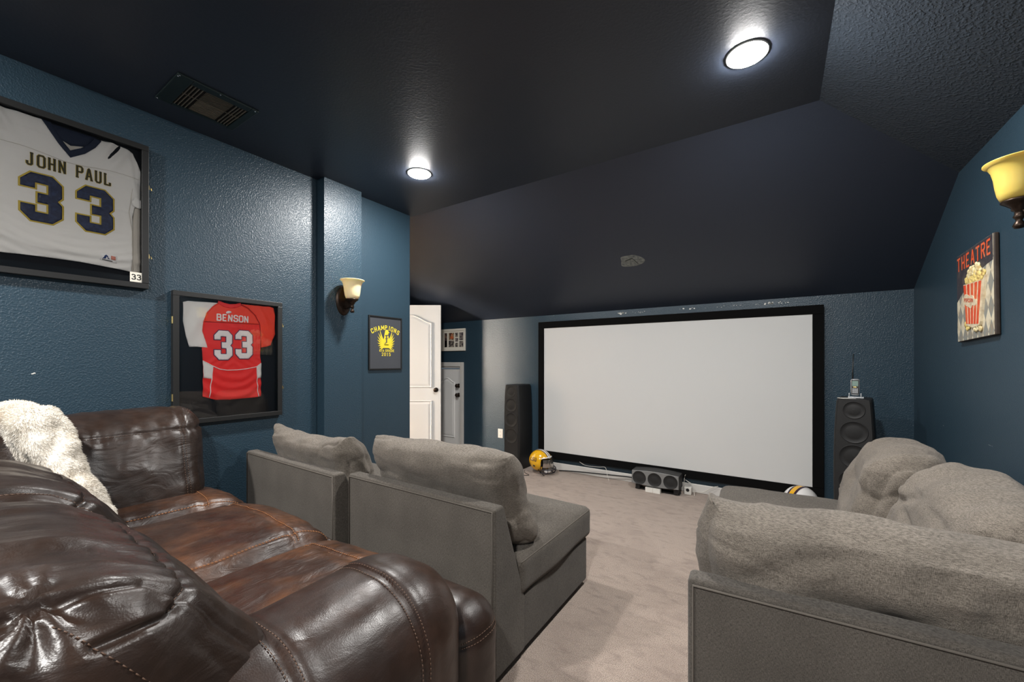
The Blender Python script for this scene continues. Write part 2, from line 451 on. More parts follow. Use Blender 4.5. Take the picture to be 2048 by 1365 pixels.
# stroke letters in a 0..6 x 0..10 box
STROKES = {
 'J': [[(4, 10), (4, 1.4), (3, .5), (1.4, .5), (.5, 1.4), (.5, 3)]],
 'O': [[(1.6, .5), (.5, 1.6), (.5, 8.4), (1.6, 9.5), (4.4, 9.5), (5.5, 8.4), (5.5, 1.6), (4.4, .5), (1.6, .5)]],
 'H': [[(.9, 0), (.9, 10)], [(5.1, 0), (5.1, 10)], [(.9, 5), (5.1, 5)]],
 'N': [[(.9, 0), (.9, 10)], [(5.1, 0), (5.1, 10)], [(.9, 9.3), (5.1, .7)]],
 'P': [[(.9, 0), (.9, 10)], [(.9, 9.5), (4.4, 9.5), (5.4, 8.5), (5.4, 6), (4.4, 5), (.9, 5)]],
 'A': [[(.6, 0), (2.7, 9.5)], [(5.4, 0), (3.3, 9.5)], [(2.2, 9.5), (3.8, 9.5)], [(1.4, 3.4), (4.6, 3.4)]],
 'U': [[(.9, 10), (.9, 1.6), (2, .5), (4, .5), (5.1, 1.6), (5.1, 10)]],
 'L': [[(.9, 10), (.9, .5), (5.4, .5), (5.4, 2.6)]],
 'B': [[(.9, 0), (.9, 10)], [(.9, 9.5), (4.3, 9.5), (5.2, 8.6), (5.2, 6.2), (4.3, 5.2), (.9, 5.2)], [(4.3, 5.2), (5.4, 4.2), (5.4, 1.5), (4.4, .5), (.9, .5)]],
 'E': [[(.9, 0), (.9, 10)], [(.9, 9.5), (5.3, 9.5)], [(.9, 5), (4.4, 5)], [(.9, .5), (5.3, .5)]],
 'S': [[(5.3, 7.6), (5.3, 8.5), (4.3, 9.5), (1.7, 9.5), (.7, 8.5), (.7, 6.2), (1.7, 5.2), (4.3, 5), (5.3, 4), (5.3, 1.5), (4.3, .5), (1.7, .5), (.7, 1.5), (.7, 2.6)]],
 'C': [[(5.4, 7), (5.4, 8.4), (4.4, 9.5), (1.7, 9.5), (.6, 8.2), (.6, 1.8), (1.7, .5), (4.4, .5), (5.4, 1.6), (5.4, 3)]],
 'M': [[(.4, 0), (.4, 10)], [(6.2, 0), (6.2, 10)], [(.4, 9.5), (3.3, 2.5), (6.2, 9.5)]],
 'I': [[(3, 0), (3, 10)]],
 'T': [[(3, 0), (3, 10)], [(.2, 9.5), (5.8, 9.5)]],
 'R': [[(.9, 0), (.9, 10)], [(.9, 9.5), (4.4, 9.5), (5.4, 8.5), (5.4, 6.2), (4.4, 5.2), (.9, 5.2)], [(3, 5.2), (5.5, 0)]],
 'G': [[(5.4, 7.4), (5.4, 8.4), (4.4, 9.5), (1.7, 9.5), (.6, 8.2), (.6, 1.8), (1.7, .5), (4.4, .5), (5.4, 1.6), (5.4, 4.6), (3.4, 4.6)]],
 'D': [[(.9, 0), (.9, 10)], [(.9, 9.5), (4, 9.5), (5.4, 7.8), (5.4, 2.2), (4, .5), (.9, .5)]],
 '4': [[(4.2, 0), (4.2, 10), (.6, 3.2), (5.8, 3.2)]],
 '6': [[(4.9, 9), (3, 9.5), (1.6, 8.2), (.8, 5.5), (.8, 1.6), (1.8, .5), (4.2, .5), (5.2, 1.6), (5.2, 4.2), (4.2, 5.3), (1.8, 5.3), (.8, 4.2)]],
 't': [[(2.8, 8.6), (2.8, 1), (3.6, .5), (4.6, .5)], [(1.2, 6.3), (4.6, 6.3)]],
 'h': [[(1.2, 0), (1.2, 10)], [(1.2, 5.4), (2.4, 6.3), (4, 6.3), (4.9, 5.3), (4.9, 0)]],
 '2': [[(.8, 7.6), (1.2, 9), (2.2, 9.6), (4, 9.6), (5.1, 8.6), (5.1, 6.8), (.8, .6), (5.4, .6)]],
 '0': [[(2, .4), (.7, 2), (.7, 8), (2, 9.6), (4, 9.6), (5.3, 8), (5.3, 2), (4, .4), (2, .4)]],
 '1': [[(1.6, 8), (3.2, 9.8), (3.2, 0)]],
 '5': [[(5.1, 9.5), (1.2, 9.5), (1.0, 5.6), (3.8, 5.9), (5.2, 4.6), (5.2, 1.6), (4, .5), (1.8, .5), (.7, 1.5)]],
 '3': [[(.9, 8.3), (1.8, 9.5), (4, 9.5), (5, 8.4), (5, 6.4), (4, 5.4), (2.6, 5.2)], [(4, 5.3), (5.3, 4), (5.3, 1.6), (4, .5), (1.7, .5), (.7, 1.8)]],
 'a': [[(1, 5.6), (2, 6.3), (4, 6.3), (5, 5.4), (5, 0)], [(5, 3.6), (2, 3.6), (.9, 2.6), (.9, 1.4), (2, .4), (4, .4), (5, 1.4)]],
 'm': [[(.6, 0), (.6, 6.5)], [(.6, 5.6), (1.4, 6.3), (2.6, 6.3), (3.3, 5.6), (3.3, 0)], [(3.3, 5.6), (4.1, 6.3), (5.3, 6.3), (6, 5.6), (6, 0)]],
 'o': [[(2, .4), (.8, 1.6), (.8, 5.1), (2, 6.3), (4, 6.3), (5.2, 5.1), (5.2, 1.6), (4, .4), (2, .4)]],
}
SERIF = {'J': [(2.6, 5.4, 10)], 'H': [(-.2, 2, 0), (-.2, 2, 10), (4, 6.2, 0), (4, 6.2, 10)], 'N': [(-.2, 2, 0), (-.2, 2, 10), (4, 6.2, 10)],
         'P': [(-.2, 2.4, 0), (-.2, 2, 10)], 'A': [(-.5, 1.8, 0), (4.2, 6.5, 0)], 'U': [(-.2, 2, 10), (4, 6.2, 10)], 'L': [(-.2, 2.4, 10), (-.2, 2, 0)],
         'I': [(1.8, 4.2, 0), (1.8, 4.2, 10)], 'M': [(-.6, 1.4, 0), (5.2, 7.2, 0)], 'D': [(-.2, 1.5, 0), (-.2, 1.5, 10)], 'R': [(-.2, 2.2, 0), (4.8, 6.4, 0)],
         'E': [(-.2, 1.5, 0), (-.2, 1.5, 10)], '1': [(1.8, 4.6, 0)], '4': [(3, 5.6, 0)], 'h': [(.2, 2.2, 0), (4, 5.9, 0)]}
LAY = []       # one tiny height step per stroke, so that crossing strokes never share a plane
def letters(txt, x0, y0, hgt, wid, th, gap, serif=False, arc=None, slope=0):
    """2D quads for a stroke text; hgt = letter height, wid = letter width; arc: f(x)->(x,y,angle)"""
    V = []; F = []; x = x0; LAY.clear()
    sx = wid/6; sy = hgt/10
    def quad(a, b, t, ex):
        a = Vector(a); b = Vector(b); d = (b-a).normalized(); n = Vector((-d.y, d.x))*t/2; a = a-d*ex; b = b+d*ex
        k = max(1, int((b-a).length/.008)); base = len(V)
        q = (len(LAY) and LAY[-1]+1) or 1
        for i in range(k+1):
            p = a+(b-a)*i/k; V.append(p+n); V.append(p-n); LAY.extend((q, q))
        for i in range(k): F.append((base+2*i, base+2*i+1, base+2*i+3, base+2*i+2))
    for ch in txt:
        if ch != ' ':
            s0 = len(V)
            for st in STROKES[ch]:
                P = [(p[0]*sx, p[1]*sy) for p in st]
                for i in range(len(P)-1):
                    quad(P[i], P[i+1], th, th*.22 if 0 < i < len(P)-2 or len(P) > 2 else 0)
            if serif:
                for a, b, yy in SERIF.get(ch, []):
                    y = (.5 if yy == 0 else 9.5)*sy; quad((a*sx, y), (b*sx, y), th*.75, 0)
            cx = wid/2
            for i in range(s0, len(V)):
                v = V[i]
                if arc:
                    X, Y, ang = arc(x+cx); ca, sa = math.cos(ang), math.sin(ang); dx = v.x-cx
                    V[i] = Vector((X+dx*ca-v.y*sa, Y+dx*sa+v.y*ca))
                else: V[i] = Vector((x+v.x, y0+v.y+slope*(x+v.x-x0)))
        x += wid+gap if ch not in 'I' else wid*.75+gap
    return [(v.x, v.y) for v in V], F

# ------------------------------------------------------------------ room shell
XL, XR, YS, ZC, YB = -3.01, .867, 4.26, 2.70, -2.0     # left wall, right wall, screen wall, ceiling, rear wall
YC, ZW, ZR = 2.757, 1.832, 2.7-(3.345-2.757)*(2.7-1.832)/(4.26-2.757)                       # crease, low wall height, right slope foot
XC = .189
XLL = -4.3
YH = 3.345
def quadobj(name, pts, m, thick=None):
    o = mesh(name, pts, [tuple(range(len(pts)))], m); tag(o, kind='structure'); return o
fl = G().box((XLL-.2, YB-.1, -.1), (XR+.12, YS+.1, 0)).build('floor', M['carpet']); tag(fl, kind='structure')
def wall_box(name, a, b, m): o = G().box(a, b).build(name, m); return tag(o, kind='structure')
wall_box('wall_left', (XL-.12, YB-.1, 0), (XL, 1.79, ZC+.05), M['wall'])
wall_box('wall_left_column', (XL-.1, 1.79, 0), (-2.918, 2.123, ZC), M['wall'])
wall_box('wall_left_return', (XL-.12, 2.123, 0), (-2.998, 2.727, ZC+.05), M['wall_smooth'])
wall_box('wall_right', (XR, YB-.1, 0), (XR+.12, YS+.1, ZC+.1), M['wall_smooth'])
wall_box('wall_rear', (XL-.1, YB-.12, 0), (XR+.1, YB, ZC+.05), M['wall'])
# screen wall with the small attic door opening
AX0, AX1, AZ1 = -4.22, -3.665, 1.21
g = G(); g.box((AX1, YS, 0), (XR+.1, YS+.1, ZW+.05)).box((XLL-.1, YS, 0), (AX0, YS+.1, ZW+.05)).box((AX0, YS, AZ1), (AX1, YS+.1, ZW+.05))
tag(g.build('wall_front', M['wall']), kind='structure')
# vestibule walls beyond the corner (lit hallway runs back behind the left wall)
g = G().box((XLL-.1, .9, 0), (XLL, 2.66, ZC)).box((XLL-.1, 3.41, 0), (XLL, YS+.1, ZC)).box((XLL-.1, 2.66, 2.03), (XLL, 3.41, ZC))
tag(g.build('wall_vestibule', M['wall_smooth']), kind='structure')
wall_box('wall_vestibule_rear', (XLL, 2.62, 0), (XL-.1, 2.727, ZC), M['wall_smooth'])
g = G().box((XLL, 2.60+.127, 0), (XLL+.014, 2.66, 2.03)).box((XLL, 3.41, 0), (XLL+.014, 3.46, 2.08)).box((XLL, 2.735, 2.03), (XLL+.014, 3.41, 2.08))
tag(g.build('trim_3', M['white_trim']), kind='structure')
# hallway beyond the doorway, lit by a tall narrow window in its end wall
HX0 = -6.8
wall_box('wall_hall_left', (HX0-.1, .9, 0), (HX0, 4.4, ZC), M['hall'])
wall_box('wall_hall_front', (HX0, 4.3, 0), (XLL-.1, 4.4, ZC), M['hall'])
g = G().box((HX0, .9, 0), (-6.45, 1.0, ZC)).box((-5.85, .9, 0), (XLL-.1, 1.0, ZC)).box((-6.45, .9, 0), (-5.85, 1.0, .9)).box((-6.45, .9, 1.95), (-5.85, 1.0, ZC))
tag(g.build('wall_hall_end', M['hall']), kind='structure')
tag(box('window_1', (-6.45, .93, .9), (-5.85, .94, 1.95), emit('hall_daylight', (1, .86, .72), HALL_STRENGTH)), kind='structure')
tag(box('floor_hall', (HX0-.1, .8, -.1), (XLL-.1, 4.4, 0), M['carpet']), kind='structure')
tag(box('ceiling_hall', (HX0-.1, .8, ZC), (XLL-.1, 4.4, ZC+.08), M['hall']), kind='structure')
# ceilings: thin slabs with thickness upward
def slab(name, pts, m, n=(0, 0, .08)):
    k = len(pts); V = pts+[(p[0]+n[0], p[1]+n[1], p[2]+n[2]) for p in pts]
    F = [tuple(range(k)), tuple(range(2*k-1, k-1, -1))]+[(i, k+i, k+(i+1) % k, (i+1) % k) for i in range(k)]
    o = mesh(name, V, F, m)
    bm = bmesh.new(); bm.from_mesh(o.data); bmesh.ops.recalc_face_normals(bm, faces=bm.faces); bm.to_mesh(o.data); bm.free()
    return tag(o, kind='structure')
slab('ceiling', [(XLL-.1, YB-.1, ZC), (XC, YB-.1, ZC), (XC, YC, ZC), (XLL-.1, YC, ZC)], M['ceil'])
slab('ceiling_slope_front', [(XLL-.1, YC, ZC), (XC, YC, ZC), (XR, YH, ZR), (XR, YS, ZW), (XLL-.1, YS, ZW)], M['ceil'])
slab('ceiling_slope_right', [(XC, YB-.1, ZC), (XR, YB-.1, ZR), (XR, YH, ZR), (XC, YC, ZC)], M['ceil_tex'])
# baseboards
def baseb(name, a, b): o = G().box(a, b).build(name, M['white_trim'], None, .006); return tag(o, kind='structure')
baseb('baseboard_front', (AX1+.06, YS-.014, 0), (XR, YS, .085))
baseb('baseboard_left', (XL, YB, 0), (XL+.014, 1.79, .085))
baseb('baseboard_column', (-2.918, 1.79, 0), (-2.904, 2.123, .085))
baseb('baseboard_right', (XR-.014, YB, 0), (XR, YS-.014, .085))
# attic access door in its casing
g = G().box((AX0-.06, YS-.02, 0), (AX0, YS, AZ1+.06)).box((AX1, YS-.02, 0), (AX1+.06, YS, AZ1+.06)).box((AX0, YS-.02, AZ1), (AX1, YS, AZ1+.06))
tag(g.build('trim_1', M['white_trim'], None, .006), kind='structure')
g = G().box((AX0, YS, 0), (AX0+.02, YS+.1, AZ1)).box((AX1-.02, YS, 0), (AX1, YS+.1, AZ1)).box((AX0, YS, AZ1-.02), (AX1, YS+.1, AZ1))
tag(g.build('trim_2', M['white_trim']), kind='structure')

def arch_panel(g, x0, x1, z0, z1, y, rise, dep=.012, wdt=.022):
    """raised moulding loop on a door face lying in XZ at depth y (towards -y)"""
    top = []
    for i in range(21):
        t = i/20; x = x0+(x1-x0)*t; e = math.sin(PI*t)**2*rise; top.append((x, z1-rise+e))
    loop = [(x0, z0), (x1, z0)]+[(p[0], p[1]) for p in reversed(top)]
    for off, yy in ((0, y), ):
        pass
    inn = offset_poly(loop, -wdt); mid = offset_poly(loop, -wdt*.5)
    k = len(loop); V = [(a, y, b) for a, b in loop]+[(a, y-dep, b) for a, b in mid]+[(a, y+.002, b) for a, b in inn]
    F = []
    for i in range(k):
        j = (i+1) % k; F += [(i, j, k+j, k+i), (k+i, k+j, 2*k+j, 2*k+i)]
    g.add(V, F)
    inn2 = offset_poly(loop, -wdt*2.2); inn3 = inn2
    V = [(a, y, b) for a, b in inn]+[(a, y-.007, b) for a, b in inn2]; F = [(i, (i+1) % k, k+(i+1) % k, k+i) for i in range(k)]+[tuple(k+i for i in range(k))]
    g.add(V, F)
def door(name, wd, ht, rise, split, loc, rz, knobx, label):
    r = bpy.data.objects.new(name, None); COL.objects.link(r); r.location = loc; r.rotation_euler = (0, 0, rz); tag(r, label, None, None, 'structure')
    g = G().box((0, 0, .012), (wd, .035, ht)); arch_panel(g, .11, wd-.11, split+.09, ht-.12, 0, rise)
    arch_panel(g, .11, wd-.11, .2 if ht > 1.5 else .12, split-.07, 0, 0) if split > .25 else None
    g.build('door_leaf', M['door'], r, label='white moulded panel leaf')
    for kz in knobx[1]:
        h = G().lathe([(0, -.062), (.02, -.06), (.028, -.048), (.026, -.035), (.012, -.026), (.011, -.008), (.03, -.004), (.03, 0)], 20, (knobx[0], 0, kz), 'Y')
        h.build('door_handle', M['bronze'], r, smooth=True, label='dark bronze round knob')
    return r
# open door: hinge far left, free edge at (-4.0, 4.2)
ang = math.atan2(.5513, .8343)
door('door_1', .76, 2.0, .10, .84, (-3.635-.76*math.cos(ang), 3.83-.76*math.sin(ang), .008), ang, (.76-.06, [.905]), 'white two-panel interior door standing open')
door('door_2', AX1-AX0-.044, AZ1-.05, .06, .10, (AX0+.022, YS+.03, .012), 0, (AX1-AX0-.085, [.93, .80]), 'small white attic door behind the open door')

# ------------------------------------------------------------------ lamps
for i, (x, y) in enumerate(DOWNLIGHTS):
    lab = ['bright recessed ceiling light, the nearer and larger one at upper right', 'bright recessed ceiling light above the wall column, near the sloped ceiling',
           'recessed ceiling light behind the camera above the leather sofa', 'recessed ceiling light behind the camera above the aisle'][i]
    t = thing('recessed_light', lab, 'ceiling light', (x, y, ZC), 0, 'recessed ceiling lights')
    G().lathe([(.082, -.003), (.084, -.005), (.087, -.004), (.089, 0), (.082, 0)], 40).build('trim_ring', M['trim_white'], t, smooth=True)
    pr = [(.0001, -.019), (.02, -.0188), (.04, -.0175), (.062, -.0140), (.076, -.0085), (.083, -.002)]
    G().lathe(pr, 40).build('lens', M['glow'] if i < 2 else M['glow_rear'], t, smooth=True, label='glowing lens')
#PART2
def localize(root):
    for c in root.children: c.location = Vector(c.location)-Vector(root.location)

# ------------------------------------------------------------------ brown leather sectional sofa
def leather_disp(amp=.006, sc=5.0, st=(1, 1, 1), rid=0.0, rsc=6.0, rst=(1, 1, 1), seed=0.0):
    def f(P, n):
        d = amp*fbm(P*np.array(st)*sc+seed, 3)
        if rid: d = d+rid*np.clip(ridge(P*np.array(rst)*rsc+seed+5, 2)-.2, -.6, 1.2)
        return P+n*d[:, None]
    return f
sofa = thing('leather_sofa', 'dark brown leather sectional sofa with tan stitching in the lower left corner', 'sofa', (-1.9, .45, 0))
# hidden carcass
g = G().box((-2.93, -.12, .05), (-1.02, .95, .33)); g.build('sofa_base', M['leather'], sofa, .03, seg=3)
box('back_shell', (-2.95, -.19, .05), (-.98, -.02, .80), M['leather'], sofa, .05, seg=3)
# seats
def seat_fn(seed, crown, front, cx):
    d = leather_disp(.006, 4.5, (1, .7, 1), .0035, 8, (1.5, .6, 1), seed)
    def f(P, n, p):
        P = d(P, n); x, y = p[:, 0], p[:, 1]; top = np.clip(p[:, 2], 0, 1)
        P = P.copy()
        P[:, 2] += top*(crown*(1-x**2)*(1-.5*y**2) - front*np.clip((y-.45)/.55, 0, 1)**2 + .012*np.clip(-y, 0, 1))
        P[:, 2] -= top*.010*(np.exp(-((y-.52)/.03)**2)+.8*np.exp(-((np.abs(x)-.80)/.035)**2))
        P[:, 1] += .03*(1-x**2)*np.clip(p[:, 1], 0, 1)
        return P
    return f
seats = [('A', (-2.60, .60, .455), (.235, .45, .115), .015, .07), ('B', (-2.01, .68, .42), (.375, .41, .125), .03, .075), ('C', (-1.335, .68, .415), (.335, .41, .115), .02, .075)]
seat_objs = []
for i, (nm, c, h, cr, fr) in enumerate(seats):
    cu = Cushion(h, .10, seat_fn(11.3*i+2, cr, fr, c[0]))
    o = cu.build('seat_cushion', M['leather_worn'] if i == 2 else M['leather_seat'], sofa, c, (0, 0, 0), nz=(56, 60, 16))
    cu.seam('stitching', [(-.96, .52, 1), (.96, .52, 1)], M['stitch'], o, .0012, .010, .0013, (0, .035, 0))
    cu.seam('stitching', [(.80, -.9, 1), (.80, .98, 1)], M['stitch'], o, .0012, .010, .0013, (.022, 0, 0))
    if i: cu.seam('stitching', [(-.93, -.7, 1), (-.93, .95, 1)], M['stitch'], o, .0012, .010, .0013)
# front panels below the seats
for i, (x0, x1) in enumerate(((-2.80, -2.39), (-2.385, -1.655), (-1.65, -1.19))):
    cu = Cushion(((x1-x0)/2, .08, .17), .07, lambda P, n, p: leather_disp(.005, 5, seed=3)(P, n))
    cu.build('front_panel', M['leather'], sofa, ((x0+x1)/2, 1.03, .25), nz=(24, 10, 16))
# arm
def arm_fn(P, n, p):
    P = leather_disp(.004, 3.5, seed=1)(P, n)
    for yy in (.43, -.24):
        P = P-n*(.007*np.exp(-((p[:, 1]-yy)/.022)**2))[:, None]
        P = P+n*(.004*np.exp(-((p[:, 1]-yy-.06)/.03)**2))[:, None]
    P[:, 2] += .015*np.clip(p[:, 1], -1, 1)*np.clip(p[:, 2], 0, 1)
    k = np.clip((p[:, 2]+.1), -1, 1)
    P[:, 0] *= 1-.10*np.clip(-p[:, 2], 0, 1)
    return P
arm = Cushion((.225, .43, .33), .195, arm_fn)
ao = arm.build('armrest', M['leather_smooth'], sofa, (-.955, .535, .348), nz=(24, 60, 40))
ring = lambda y: [(-1, y, -.3), (-1, y, 1), (1, y, 1), (1, y, -.6)]
for y in (.40, .46): arm.seam('stitching', ring(y), M['stitch_dark'], ao, .0011, .010, .002)
for y in (-.27, -.21): arm.seam('stitching', ring(y), M['stitch_dark'], ao, .0011, .010, .002)
bol = Cushion((.215, .12, .22), .11, lambda P, n, p: leather_disp(.004, 6, seed=8)(P, n)-n*(.006*np.exp(-((p[:, 2]-.62)/.05)**2))[:, None])
bo = bol.build('arm_bolster', M['leather_smooth'], sofa, (-.985, 1.02, .275), nz=(24, 20, 26))
for z in (.58, .66): bol.seam('stitching', [(-.2, 1, z), (1, 1, z), (1, -1, z)], M['stitch_dark'], bo, .0014, .010, .0015)
# backrests
def back_fn(seed, tilt, axis, puff=.03, seamz=.62, endx=.80, gather=.0):
    d = leather_disp(.013, 3.2, (1, 1, .7), .008, 5.5, (1.5, 1, .8), seed)
    def f(P, n, p):
        P = d(P, n).copy(); a = p[:, 0] if axis == 0 else p[:, 1]; b = p[:, 1] if axis == 0 else p[:, 0]; z = p[:, 2]
        k = 1 if axis == 0 else 0
        fr = np.clip(b, 0, 1)
        P[:, k] += puff*fr*(1-a**4)*(1-.95*np.clip(z, 0, 1)) - tilt*P[:, 2]
        P[:, 2] -= .0*a
        g = .012*np.exp(-((z-seamz)/.04)**2)*(fr > .1)+.010*np.exp(-((np.abs(a)-endx)/.03)**2)
        g = g+.003*np.sin(a*46+seed)*np.exp(-((z-seamz)/.18)**2)*fr
        P = P-n*g[:, None]
        return P
    return f
bA = Cushion((.150, .54, .275), .13, back_fn(4.2, .24, 1, .03, .60, .80))
oA = bA.build('backrest', M['leather'], sofa, (-2.79, .40, .745), nz=(20, 70, 44))
bA.seam('stitching', [(1, -.9, .60), (1, .80, .60)], M['stitch_dark'], oA, .0010, .010, .002)
bA.seam('stitching', [(1, .78, -.9), (1, .78, .62), (1, .88, 1), (.2, .95, 1)], M['stitch_dark'], oA, .0010, .010, .002, (0, .03, 0))
def over_arm(f):
    def g_(P, n, p):
        P = f(P, n, p).copy()
        c = np.array([.37, -.10, .235]); dd = P-c; rr = np.linalg.norm(dd, axis=1); an = np.arctan2(dd[:, 2], dd[:, 1])
        P = P-n*((.018*np.exp(-(rr/.05)**2)+.010*np.sin(an*7+rr*8)*np.exp(-rr/.11)*np.clip(rr/.03, 0, 1)))[:, None]
        k = 1/(1+np.exp(-(p[:, 0]-.42)/.06))
        low = np.clip((-.05-P[:, 2]), 0, 1); P[:, 2] += low*k*.92
        P[:, 1] += .05*k*np.clip(p[:, 1], 0, 1)*np.clip(-p[:, 2]+.3, 0, 1)
        return P
    return g_
for i, (x0, x1, sd) in enumerate(((-2.42, -1.655, 21.0), (-1.645, -.825, 33.7))):
    fn_ = back_fn(sd, .42, 0, .06, .66, .84)
    b = Cushion(((x1-x0)/2, .165, .25), .155, over_arm(fn_) if i else fn_)
    o = b.build('backrest', M['leather'], sofa, ((x0+x1)/2, .205, .690), nz=(90, 40, 60))
    b.seam('stitching', [(-.95, 1, .66), (.95, 1, .66)], M['stitch_dark'], o, .0010, .010, .002)
    if i == 0: b.seam('stitching', [(.84, 1, -.8), (.84, 1, 1), (.84, -.6, 1)], M['stitch_dark'], o, .0010, .010, .002, (.025, 0, 0))
    b.seam('stitching', [(1, -.02, 1), (1, .17, .52), (1, .38, -.05), (1, .5, -.8)], M['stitch_dark'], o, .0010, .010, .002)
localize(sofa)

# white fur throw bunched over the corner of the sofa
fur = thing('fur_throw', 'white fluffy fur throw draped over the corner of the brown leather sofa', 'throw', (-2.45, .35, .6))
def fur_fn(P, n, p):
    P = P.copy(); z = p[:, 2]; x = p[:, 0]
    wd = 1-.30*np.clip(-z, 0, 1)-.12*np.clip(z-.4, 0, 1)
    P[:, 0] = P[:, 0]*wd - .46*P[:, 2]
    P[:, 1] -= .36*P[:, 2]
    P += n*(.022*fbm(P*6+3, 3)+.012*fbm(P*18, 2))[:, None]
    return P
fc = Cushion((.235, .07, .30), .07, fur_fn)
fo = fc.build('hide', M['fur_base'], fur, (-2.50, .375, .785), nz=(36, 14, 44))
# hair blades
me = fo.data; tri = []; P = np.array([v.co for v in me.vertices]); Nn = np.array([v.normal for v in me.vertices])
polys = [tuple(p.vertices) for p in me.polygons]; areas = np.array([p.area for p in me.polygons]); areas /= areas.sum()
NB = 110000; ch = RNG.choice(len(polys), NB, p=areas); q = np.array(polys)[ch]
uv = RNG.random((NB, 2)); u = uv[:, :1]; v_ = uv[:, 1:]
pos = (P[q[:, 0]]*(1-u)+P[q[:, 1]]*u)*(1-v_)+(P[q[:, 3]]*(1-u)+P[q[:, 2]]*u)*v_
nr = Nn[q[:, 0]]; dr = nr*1.0+RNG.normal(0, .35, (NB, 3))+np.array([.25, .15, -.75])+.9*np.stack([fbm(pos*7+k*9, 2) for k in range(3)], 1)
dr /= np.linalg.norm(dr, axis=1, keepdims=True); L = RNG.uniform(.008, .016, (NB, 1))
side = np.cross(dr, RNG.normal(0, 1, (NB, 3))); side /= np.linalg.norm(side, axis=1, keepdims=True)
pos = pos-nr*.003
V = np.stack([pos-side*.0011, pos+side*.0011, pos+dr*L*.6+side*.0007-np.array([0, 0, .001]), pos+dr*L-np.array([0, 0, .004])], 1).reshape(-1, 3)
F = np.arange(NB*4).reshape(NB, 4)
hm = bpy.data.meshes.new('fur_pile'); hm.from_pydata(V.tolist(), [], F.tolist()); hm.materials.append(M['fur'])
ho = bpy.data.objects.new('fur_pile', hm); COL.objects.link(ho); ho.parent = fur; ho.location = fo.location; ho['kind'] = 'stuff'
localize(fur)

# ------------------------------------------------------------------ grey fabric seating
def pillow_fn(seed, amp=.012, dip=0.0, ears=.03, lean=0.0, axis='x', wr=.008, pinch=.05, dents=()):
    """pillow in local x (width), y (thickness), z (height)"""
    def f(P, n, p):
        x, y, z = p[:, 0], p[:, 1], p[:, 2]
        T = np.clip((1-.75*np.abs(x)**8)*(1-.85*np.abs(x*z)**4), 0, 1)**.5
        P = P.copy(); P[:, 1] *= .35+.74*T
        P[:, 0] *= 1-pinch*(1-z**2); P[:, 2] *= 1-pinch*.8*(1-x**2)
        P[:, 2] -= dip*(1-x**2)*np.clip(z, 0, 1)
        P[:, 2] += ears*(np.clip(np.abs(x)-.72, 0, 1)/.28)**1.6*np.clip(z, 0, 1)**3
        d = amp*fbm(P*np.array([4, 5, 6])+seed, 3)+wr*np.clip(ridge(P*np.array([3.5, 4, 8])+seed+3, 2)-.5, 0, 1)
        d = d-.010*np.clip(ridge(P*np.array([5, 5, 11])+2.2*fbm(P*3, 2)[:, None]*.15+seed+31, 1)-.72, 0, 1)*3*np.clip(np.abs(x)*1.3-.1, 0, 1)
        for a, b, rx, rz, ang_, dp in dents:
            u = (x-a)*math.cos(ang_)+(z-b)*math.sin(ang_); v = -(x-a)*math.sin(ang_)+(z-b)*math.cos(ang_)
            d = d-dp*np.exp(-(u/rx)**2-(v/rz)**2)
        P += n*(d*(.35+.65*T))[:, None]
        P[:, 1] -= lean*P[:, 2]
        return P
    return f
def seat_pad_fn(seed):
    def f(P, n, p):
        P = P.copy(); P[:, 2] += np.clip(p[:, 2], 0, 1)*.022*(1-p[:, 0]**4)*(1-p[:, 1]**4)
        P += n*(.004*fbm(P*4+seed, 3))[:, None]; return P
    return f
def back_wedge(g, x0, x1, hgt=.70, t0=.065, t1=.225, zb=.26):
    prof = [(0, .03), (0, hgt), (t0, hgt), (t1, zb), (t1, .03)]
    k = len(prof); V = [(x0, a, b) for a, b in prof]+[(x1, a, b) for a, b in prof]
    F = [tuple(range(k)), tuple(range(2*k-1, k-1, -1))]+[(i, k+i, k+(i+1) % k, (i+1) % k) for i in range(k)]
    return g.add(V, F)
def feet(root, pts):
    for x, y in pts: G().box((x-.03, y-.03, 0), (x+.03, y+.03, .035)).build('foot', M['bronze'], root)
def armless(lab, loc, rz, wd, dp, pil, seed):
    t = thing('armless_chair', lab, 'chair', loc, rz, 'grey armless chairs in front of the leather sofa')
    back_wedge(G(), 0, wd).build('back_frame', M['fab'], t, .012, seg=3)
    g = G(); g.tube([(.012, -.002, .03), (.012, -.002, .688), (wd-.012, -.002, .688), (wd-.012, -.002, .03)], .0035, 6)
    g.build('piping', M['piping'], t, smooth=True, fix=False)
    G().box((0.004, .19, .03), (wd-.004, dp-.03, .27)).build('seat_base', M['fab_dark'], t, .012, seg=3)
    c = Cushion((wd/2+.012, (dp-.17)/2, .085), .035, seat_pad_fn(seed))
    so = c.build('seat_cushion', M['fab'], t, (wd/2, .17+(dp-.17)/2+.008, .352), nz=(34, 34, 10))
    c.seam('piping', [(-1, -1, .86), (-1, 1, .86), (1, 1, .86), (1, -1, .86)], M['piping'], so, .003, 0, -.001)
    w_, th, hh, cx, cy, cz, lean, dip, ears = pil
    pc = Cushion((w_, th, hh), th*.95, pillow_fn(seed+2, .011, dip, ears, lean))
    po = pc.build('back_cushion', M['fab_cush'], t, (cx, cy, cz), nz=(60, 18, 40))
    feet(t, [(.07, .06), (wd-.07, .06), (.07, dp-.1), (wd-.07, dp-.1)])
    return t
armless('grey fabric armless chair nearest the aisle, with a plump slumped back cushion', (-1.835, 1.257, 0), 0, .925, .935,
        (.468, .115, .225, .468, .245, .655, .42, -.01, .03), 5.1)
armless('grey fabric armless chair beside the left wall, its cushion sagging in the middle', (-2.86, 1.222, 0), -.022, .99, .935,
        (.435, .10, .215, .515, .215, .645, .35, .03, .035), 9.4)
